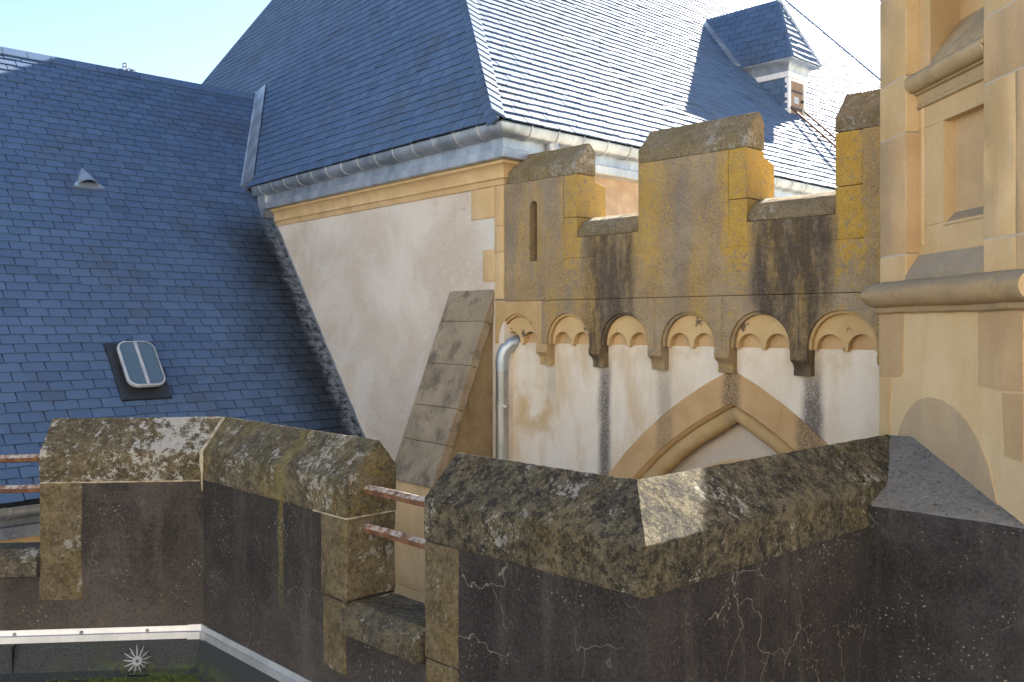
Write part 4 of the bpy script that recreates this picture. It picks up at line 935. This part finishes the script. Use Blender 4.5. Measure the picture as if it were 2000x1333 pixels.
# ------------------------------------------------------------------ slate-roofed wing on the left
wing = thing('slate_wing', 'lower wing with a broad blue-grey slate roof, small skylight and roof vent', 'building', A3(-8, 14, GROUND))
fa_, fb_ = FM.px(705, 850), FM.px(540, 450); pa0, pb0 = FM.P(fa_[0], 0, fa_[1]), FM.P(fb_[0], 0, fb_[1])
nWg = unit(np.cross(pb0-pa0, mR)); nWg = nWg if nWg[2] > 0 else -nWg
upW = unit(np.cross(nWg, mR)); upW = upW if upW[2] > 0 else -upW
ev = hit(pa0, nWg, 40, 984); ri = hit(pa0, nWg, 260, 148)
ow = pa0+upW*((ev-pa0)@upW)
def PWf(s, v, hh=0): return ow+mR*s+upW*v+nWg*hh
Lpx = lambda x, y: loc(hit(pa0, nWg, x, y), ow, mR, upW)
vR_ = (ri-ow)@upW; s_left = Lpx(0, 500)[0]-4.0; s_right = 6.2
regW = [(s_left, 0), (s_right, 0), (s_right, vR_), (s_left, vR_)]
back = PWf(0, vR_)+perp(mR)*-1*8-A3(0, 0, 7)
dk = MB(); dk.add(*prism([PWf(s, v, -.02) for s, v in regW], [PWf(s, v, -.1) for s, v in regW]))
p_, q_ = PWf(s_left, vR_), PWf(s_right, vR_); bo = unit(A3(-mR[1], mR[0], 0))
dk.add([p_, q_, q_+bo*5.6-A3(0, 0, 6.3), p_+bo*5.6-A3(0, 0, 6.3)], [[0, 1, 2, 3]])
roofW = dk.build('roof', DECK, wing, smooth=False)
def visW(s, v):
    p = PWf(s, v); k = (p-PM)@nLo
    if k < -1.2 and p[2] < 2.3: return False
    if (p-E0)@nLS < -1.0 and p[2] > 2.3: return False
    return True
slW = slates(regW, visW, 5); cand = []
for i, q in enumerate(slW):
    if not q[1]: continue
    p = PWf(q[2], q[3]+EXP/2); x, y = proj(p); lim = 800 if x > 95 else 980
    if x < 4 or y > lim or (p-PM)@nLo < .15: continue
    if 195 < x < 335 and 665 < y < 800: continue
    cand.append((p[1], i))
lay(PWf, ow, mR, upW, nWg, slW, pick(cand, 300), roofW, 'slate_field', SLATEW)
m = MB()
s = s_left
while s < s_right:                                    # ridge course
    v, f = prism([PWf(s, vR_-.16, .07), PWf(s+.36, vR_-.16, .07), PWf(s+.36, vR_+.02, .075), PWf(s, vR_+.02, .075)], [PWf(s, vR_-.16, .02), PWf(s+.36, vR_-.16, .02), PWf(s+.36, vR_+.02, .0), PWf(s, vR_+.02, .0)]); m.add(v, f); s += .37
o = m.build('ridge_slates', SLATE, roofW, smooth=False); o['kind'] = 'stuff'
# valley zinc against the tall roof, flashing down the rendered wall
lv = unit(np.cross(nLS, nWg)); lv = lv if lv[2] > 0 else -lv
M_ = np.array([nLS, nWg, lv]); q0_ = np.linalg.solve(M_, [E0@nLS, pa0@nWg, E0@lv])
za, zb2 = 2.30, ri[2]+.05
va, vb_ = q0_+lv*((za-q0_[2])/lv[2]), q0_+lv*((zb2-q0_[2])/lv[2])
w1 = unit(np.cross(nLS, lv)); w1 = w1 if w1@mL < 0 else -w1
w2 = unit(np.cross(nWg, lv)); w2 = w2 if w2@mR < 0 else -w2
v, f = prism([va+w2*.10+nWg*.075, vb_+w2*.10+nWg*.075, vb_+nLS*.075+nWg*.075, va+nLS*.075+nWg*.075], [va-nWg*.05, vb_-nWg*.05, vb_-nLS*.06, va-nLS*.06]); mesh_obj('valley_zinc', v, f, ZINC, wing, smooth=False)
v, f = prism([va+nLS*.077+nWg*.075, vb_+nLS*.077+nWg*.075, vb_+w1*.32+nLS*.075, va+w1*.36+nLS*.075], [va-nLS*.06, vb_-nLS*.06, vb_+w1*.20-nLS*.05, va+w1*.24-nLS*.05]); mesh_obj('valley_zinc', v, f, ZINC, wing, smooth=False)
fa2, fb2 = FM.px(760, 980), (FM.px(528, 425))
sA, zA2 = fa_; sB, zB2 = fb_; k_ = (zB2-zA2)/(sB-sA); s0_, s1_ = 2.2, 6.3
nseg = 12
for k in range(nseg):
    a, c = s0_+(s1_-s0_)*k/nseg, s0_+(s1_-s0_)*(k+1)/nseg; zz = lambda s: zA2+k_*(s-sA)
    v, f = ext(FM, [(a, zz(a)-.05), (c+.02, zz(c+.02)-.05), (c+.02, zz(c+.02)+.14), (a, zz(a)+.125)], .010+.003*(k % 2), -.02); mesh_obj('step_flashing', v, f, ZINC, wing, smooth=False)
# eave gutter, fascia and wall at the lower left
FWg = Fr(A3(ow[0], ow[1], 0), mR); FWg.n = perp(mR); ez = ow[2]
g2 = [(.06+.12*math.cos(q), ez-.02+.12*math.sin(q)) for q in np.linspace(0, -math.pi, 12)]+[(.06+.108*math.cos(q), ez-.02+.108*math.sin(q)) for q in np.linspace(-math.pi, 0, 12)]+[(.20, ez+.0)]
v, f = loft([[FWg.P(s, d, z) for d, z in g2] for s in (s_left, 5.8)]); o = mesh_obj('gutter', v, f, ZINC, wing, sharp=40)
s = s_left+.3
while s < 5:
    v, f = loft([[FWg.P(s+e, .06+(.12+.01)*math.cos(q), ez-.02+.13*math.sin(q)) for q in list(np.linspace(.1, -math.pi, 12))]+[FWg.P(s+e, .06+.1*math.cos(q), ez-.02+.1*math.sin(q)) for q in np.linspace(-math.pi, .1, 12)] for e in (-.012, .012)]); mesh_obj('gutter_bracket', v, f, ZWHITE, o); s += .62
pr = [(-.3, ez-.12), (.02, ez-.12), (.02, ez-.22), (.07, ez-.235), (.08, ez-.36), (-.3, ez-.36)]
v, f = loft([[FWg.P(s, d, z) for d, z in pr] for s in (s_left, 5.8)]); mesh_obj('zinc_fascia', v, f, ZDARK, wing, smooth=False)
pr = [(-.3, ez-.365), (.03, ez-.365), (.0, ez-.44), (-.03, ez-.56), (-.3, ez-.56)]
v, f = loft([[FWg.P(s, d, z) for d, z in pr] for s in (s_left, 5.8)]); mesh_obj('stone_cornice', v, f, SAND, wing, sharp=40)
v, f = boxv(FWg, s_left, 5.8, -.06, -.4, GROUND, ez-.4); mesh_obj('wall', v, f, PLT, wing, smooth=False)
# skylight
cs = Lpx(262, 727); c00, c10, c11, c01 = Lpx(206, 681), Lpx(305, 675), Lpx(322, 783), Lpx(231, 790)
fw = (abs(c10[0]-c00[0])+abs(c11[0]-c01[0]))/2; fh = (abs(c00[1]-c01[1])+abs(c10[1]-c11[1]))/2; sc_, vc_ = np.mean([c00, c10, c11, c01], axis=0)
print('skylight', fw*K, fh*K)
def flat(pts, h0, h1): return prism([PWf(s, v, h1) for s, v in pts], [PWf(s, v, h0) for s, v in pts])
def rrect(w_, h_, r, n=6, cx=0, cy=0):
    out = []
    for sx, sy, a in ((1, 1, 0), (-1, 1, 90), (-1, -1, 180), (1, -1, 270)):
        out += [(cx+sx*(w_/2-r)+r*math.cos(math.radians(a+90*k/n)), cy+sy*(h_/2-r)+r*math.sin(math.radians(a+90*k/n))) for k in range(n+1)]
    return out
v, f = flat([(sc_-fw/2, vc_-fh/2), (sc_+fw/2, vc_-fh/2), (sc_+fw/2, vc_+fh/2), (sc_-fw/2, vc_+fh/2)], 0, .085); skl = mesh_obj('skylight', v, f, BLACK, wing, smooth=False, label='small rounded skylight on a black flashing')
gw, gh = fw*.76, fh*.80; cxx, cyy = sc_+fw*.02, vc_+fh*.03
outer, inner = rrect(gw, gh, gw*.26, 6, cxx, cyy), rrect(gw-.042, gh-.042, gw*.26-.018, 6, cxx, cyy)
kb = rrect(gw-.04, gh-.04, gw*.24, 6, cxx, cyy); v, f = flat(kb, .03, .165); mesh_obj('kerb', v, f, BLACK, skl)
n_ = len(outer); vv = [PWf(s, v, .20) for s, v in outer]+[PWf(s, v, .205) for s, v in inner]+[PWf(s, v, .16) for s, v in outer]
ff = [[i, (i+1) % n_, n_+(i+1) % n_, n_+i] for i in range(n_)]+[[i, (i+1) % n_, 2*n_+(i+1) % n_, 2*n_+i] for i in range(n_)]; mesh_obj('rim', vv, ff, GREYP, skl)
v, f = flat(inner, .16, .196); mesh_obj('pane', v, f, GLASS, skl, smooth=False)
bw = .036; v, f = flat([(cxx-bw/2, cyy-gh/2+.01), (cxx+bw/2, cyy-gh/2+.01), (cxx+bw/2, cyy+gh/2-.01), (cxx-bw/2, cyy+gh/2-.01)], .19, .214); mesh_obj('glazing_bar', v, f, GREYP, skl, smooth=False)
v, f = flat([(cxx-gw*.16, cyy+gh/2-.01), (cxx-gw*.06, cyy+gh/2-.01), (cxx-gw*.06, cyy+gh/2+.06), (cxx-gw*.16, cyy+gh/2+.06)], .03, .17); mesh_obj('hinge', v, f, BLACK, skl, smooth=False)
# roof vent: half cone of zinc
va_, vm_ = Lpx(158, 328), Lpx(171, 369); vw = .17; L_ = abs(va_[1]-vm_[1]); s0_ = vm_[0]
sec0 = [(s0_+vw*math.cos(q), vm_[1], .02+.17*math.sin(q)) for q in np.linspace(0, math.pi, 13)]
vv = [PWf(*p) for p in sec0]+[PWf(s0_, vm_[1]+L_, .03)]+[PWf(s0_+(s-s0_)*.88, v+.01, .02+(hh-.02)*.88) for s, v, hh in sec0]+[PWf(s0_, vm_[1]+L_*.85, .03)]
ff = [[i, i+1, 13] for i in range(12)]+[[14+i, 14+i+1, 27] for i in range(12)]+[[i, i+1, 14+i+1, 14+i] for i in range(12)]
vent = mesh_obj('roof_vent', vv, ff, ZINC, wing, label='small half-cone zinc roof vent')
v, f = flat([(s0_-vw*1.35, vm_[1]-.05), (s0_+vw*1.35, vm_[1]-.05), (s0_+vw*1.05, vm_[1]+.05), (s0_-vw*1.05, vm_[1]+.05)], .01, .078); mesh_obj('vent_apron', v, f, ZINC, vent, smooth=False)

# ------------------------------------------------------------------ far finial on a spire behind the wing
Zf = 30.0; ft = ray(243.5, 124)*Zf; fb0 = ray(243.5, 172)*Zf
spi = thing('spire', 'distant spire whose ornate black iron finial just shows over the slate ridge', 'spire', A3(ft[0], ft[1], GROUND))
px_ = Zf/F
c0 = lambda x, y: ft+A3(x*px_, 0, -y*px_)
v, f = tube([c0(0, 16), c0(0, 60)], 1.3*px_, 6); fin = mesh_obj('finial', v, f, IRON, spi, label='ornate black iron finial')
for x in (-3.2, 3.2): v, f = tube([c0(x, 0), c0(x, 22)], 1.25*px_, 5); mesh_obj('upright', v, f, IRON, fin)
for y in (0, 7, 15): v, f = tube([c0(-3.4, y), c0(3.4, y)], 1.1*px_, 5); mesh_obj('cross_bar', v, f, IRON, fin)
for sgn in (-1, 1):
    for k, (rx, ry, dx) in enumerate(((5, 4, 8), (4, 3, 13), (4.5, 3.5, 17))):
        v, f = tube([c0(sgn*(dx+rx*math.cos(q)*(1-q/9)), 14+k-ry*math.sin(q)*(1-q/9)) for q in np.linspace(-.6, 5.0, 16)], 1.05*px_, 4); mesh_obj('scroll', v, f, IRON, fin)
v, f = tube([c0(0, 50), A3(ft[0], ft[1], -3)], [.05, 2.2], 8); mesh_obj('spire_roof', v, f, SLATE, spi, smooth=False)
v, f = tube([A3(ft[0], ft[1], -3), A3(ft[0], ft[1], GROUND)], 2.0, 8); mesh_obj('spire_wall', v, f, PLT, spi, smooth=False)
print('objects', len(bpy.data.objects))
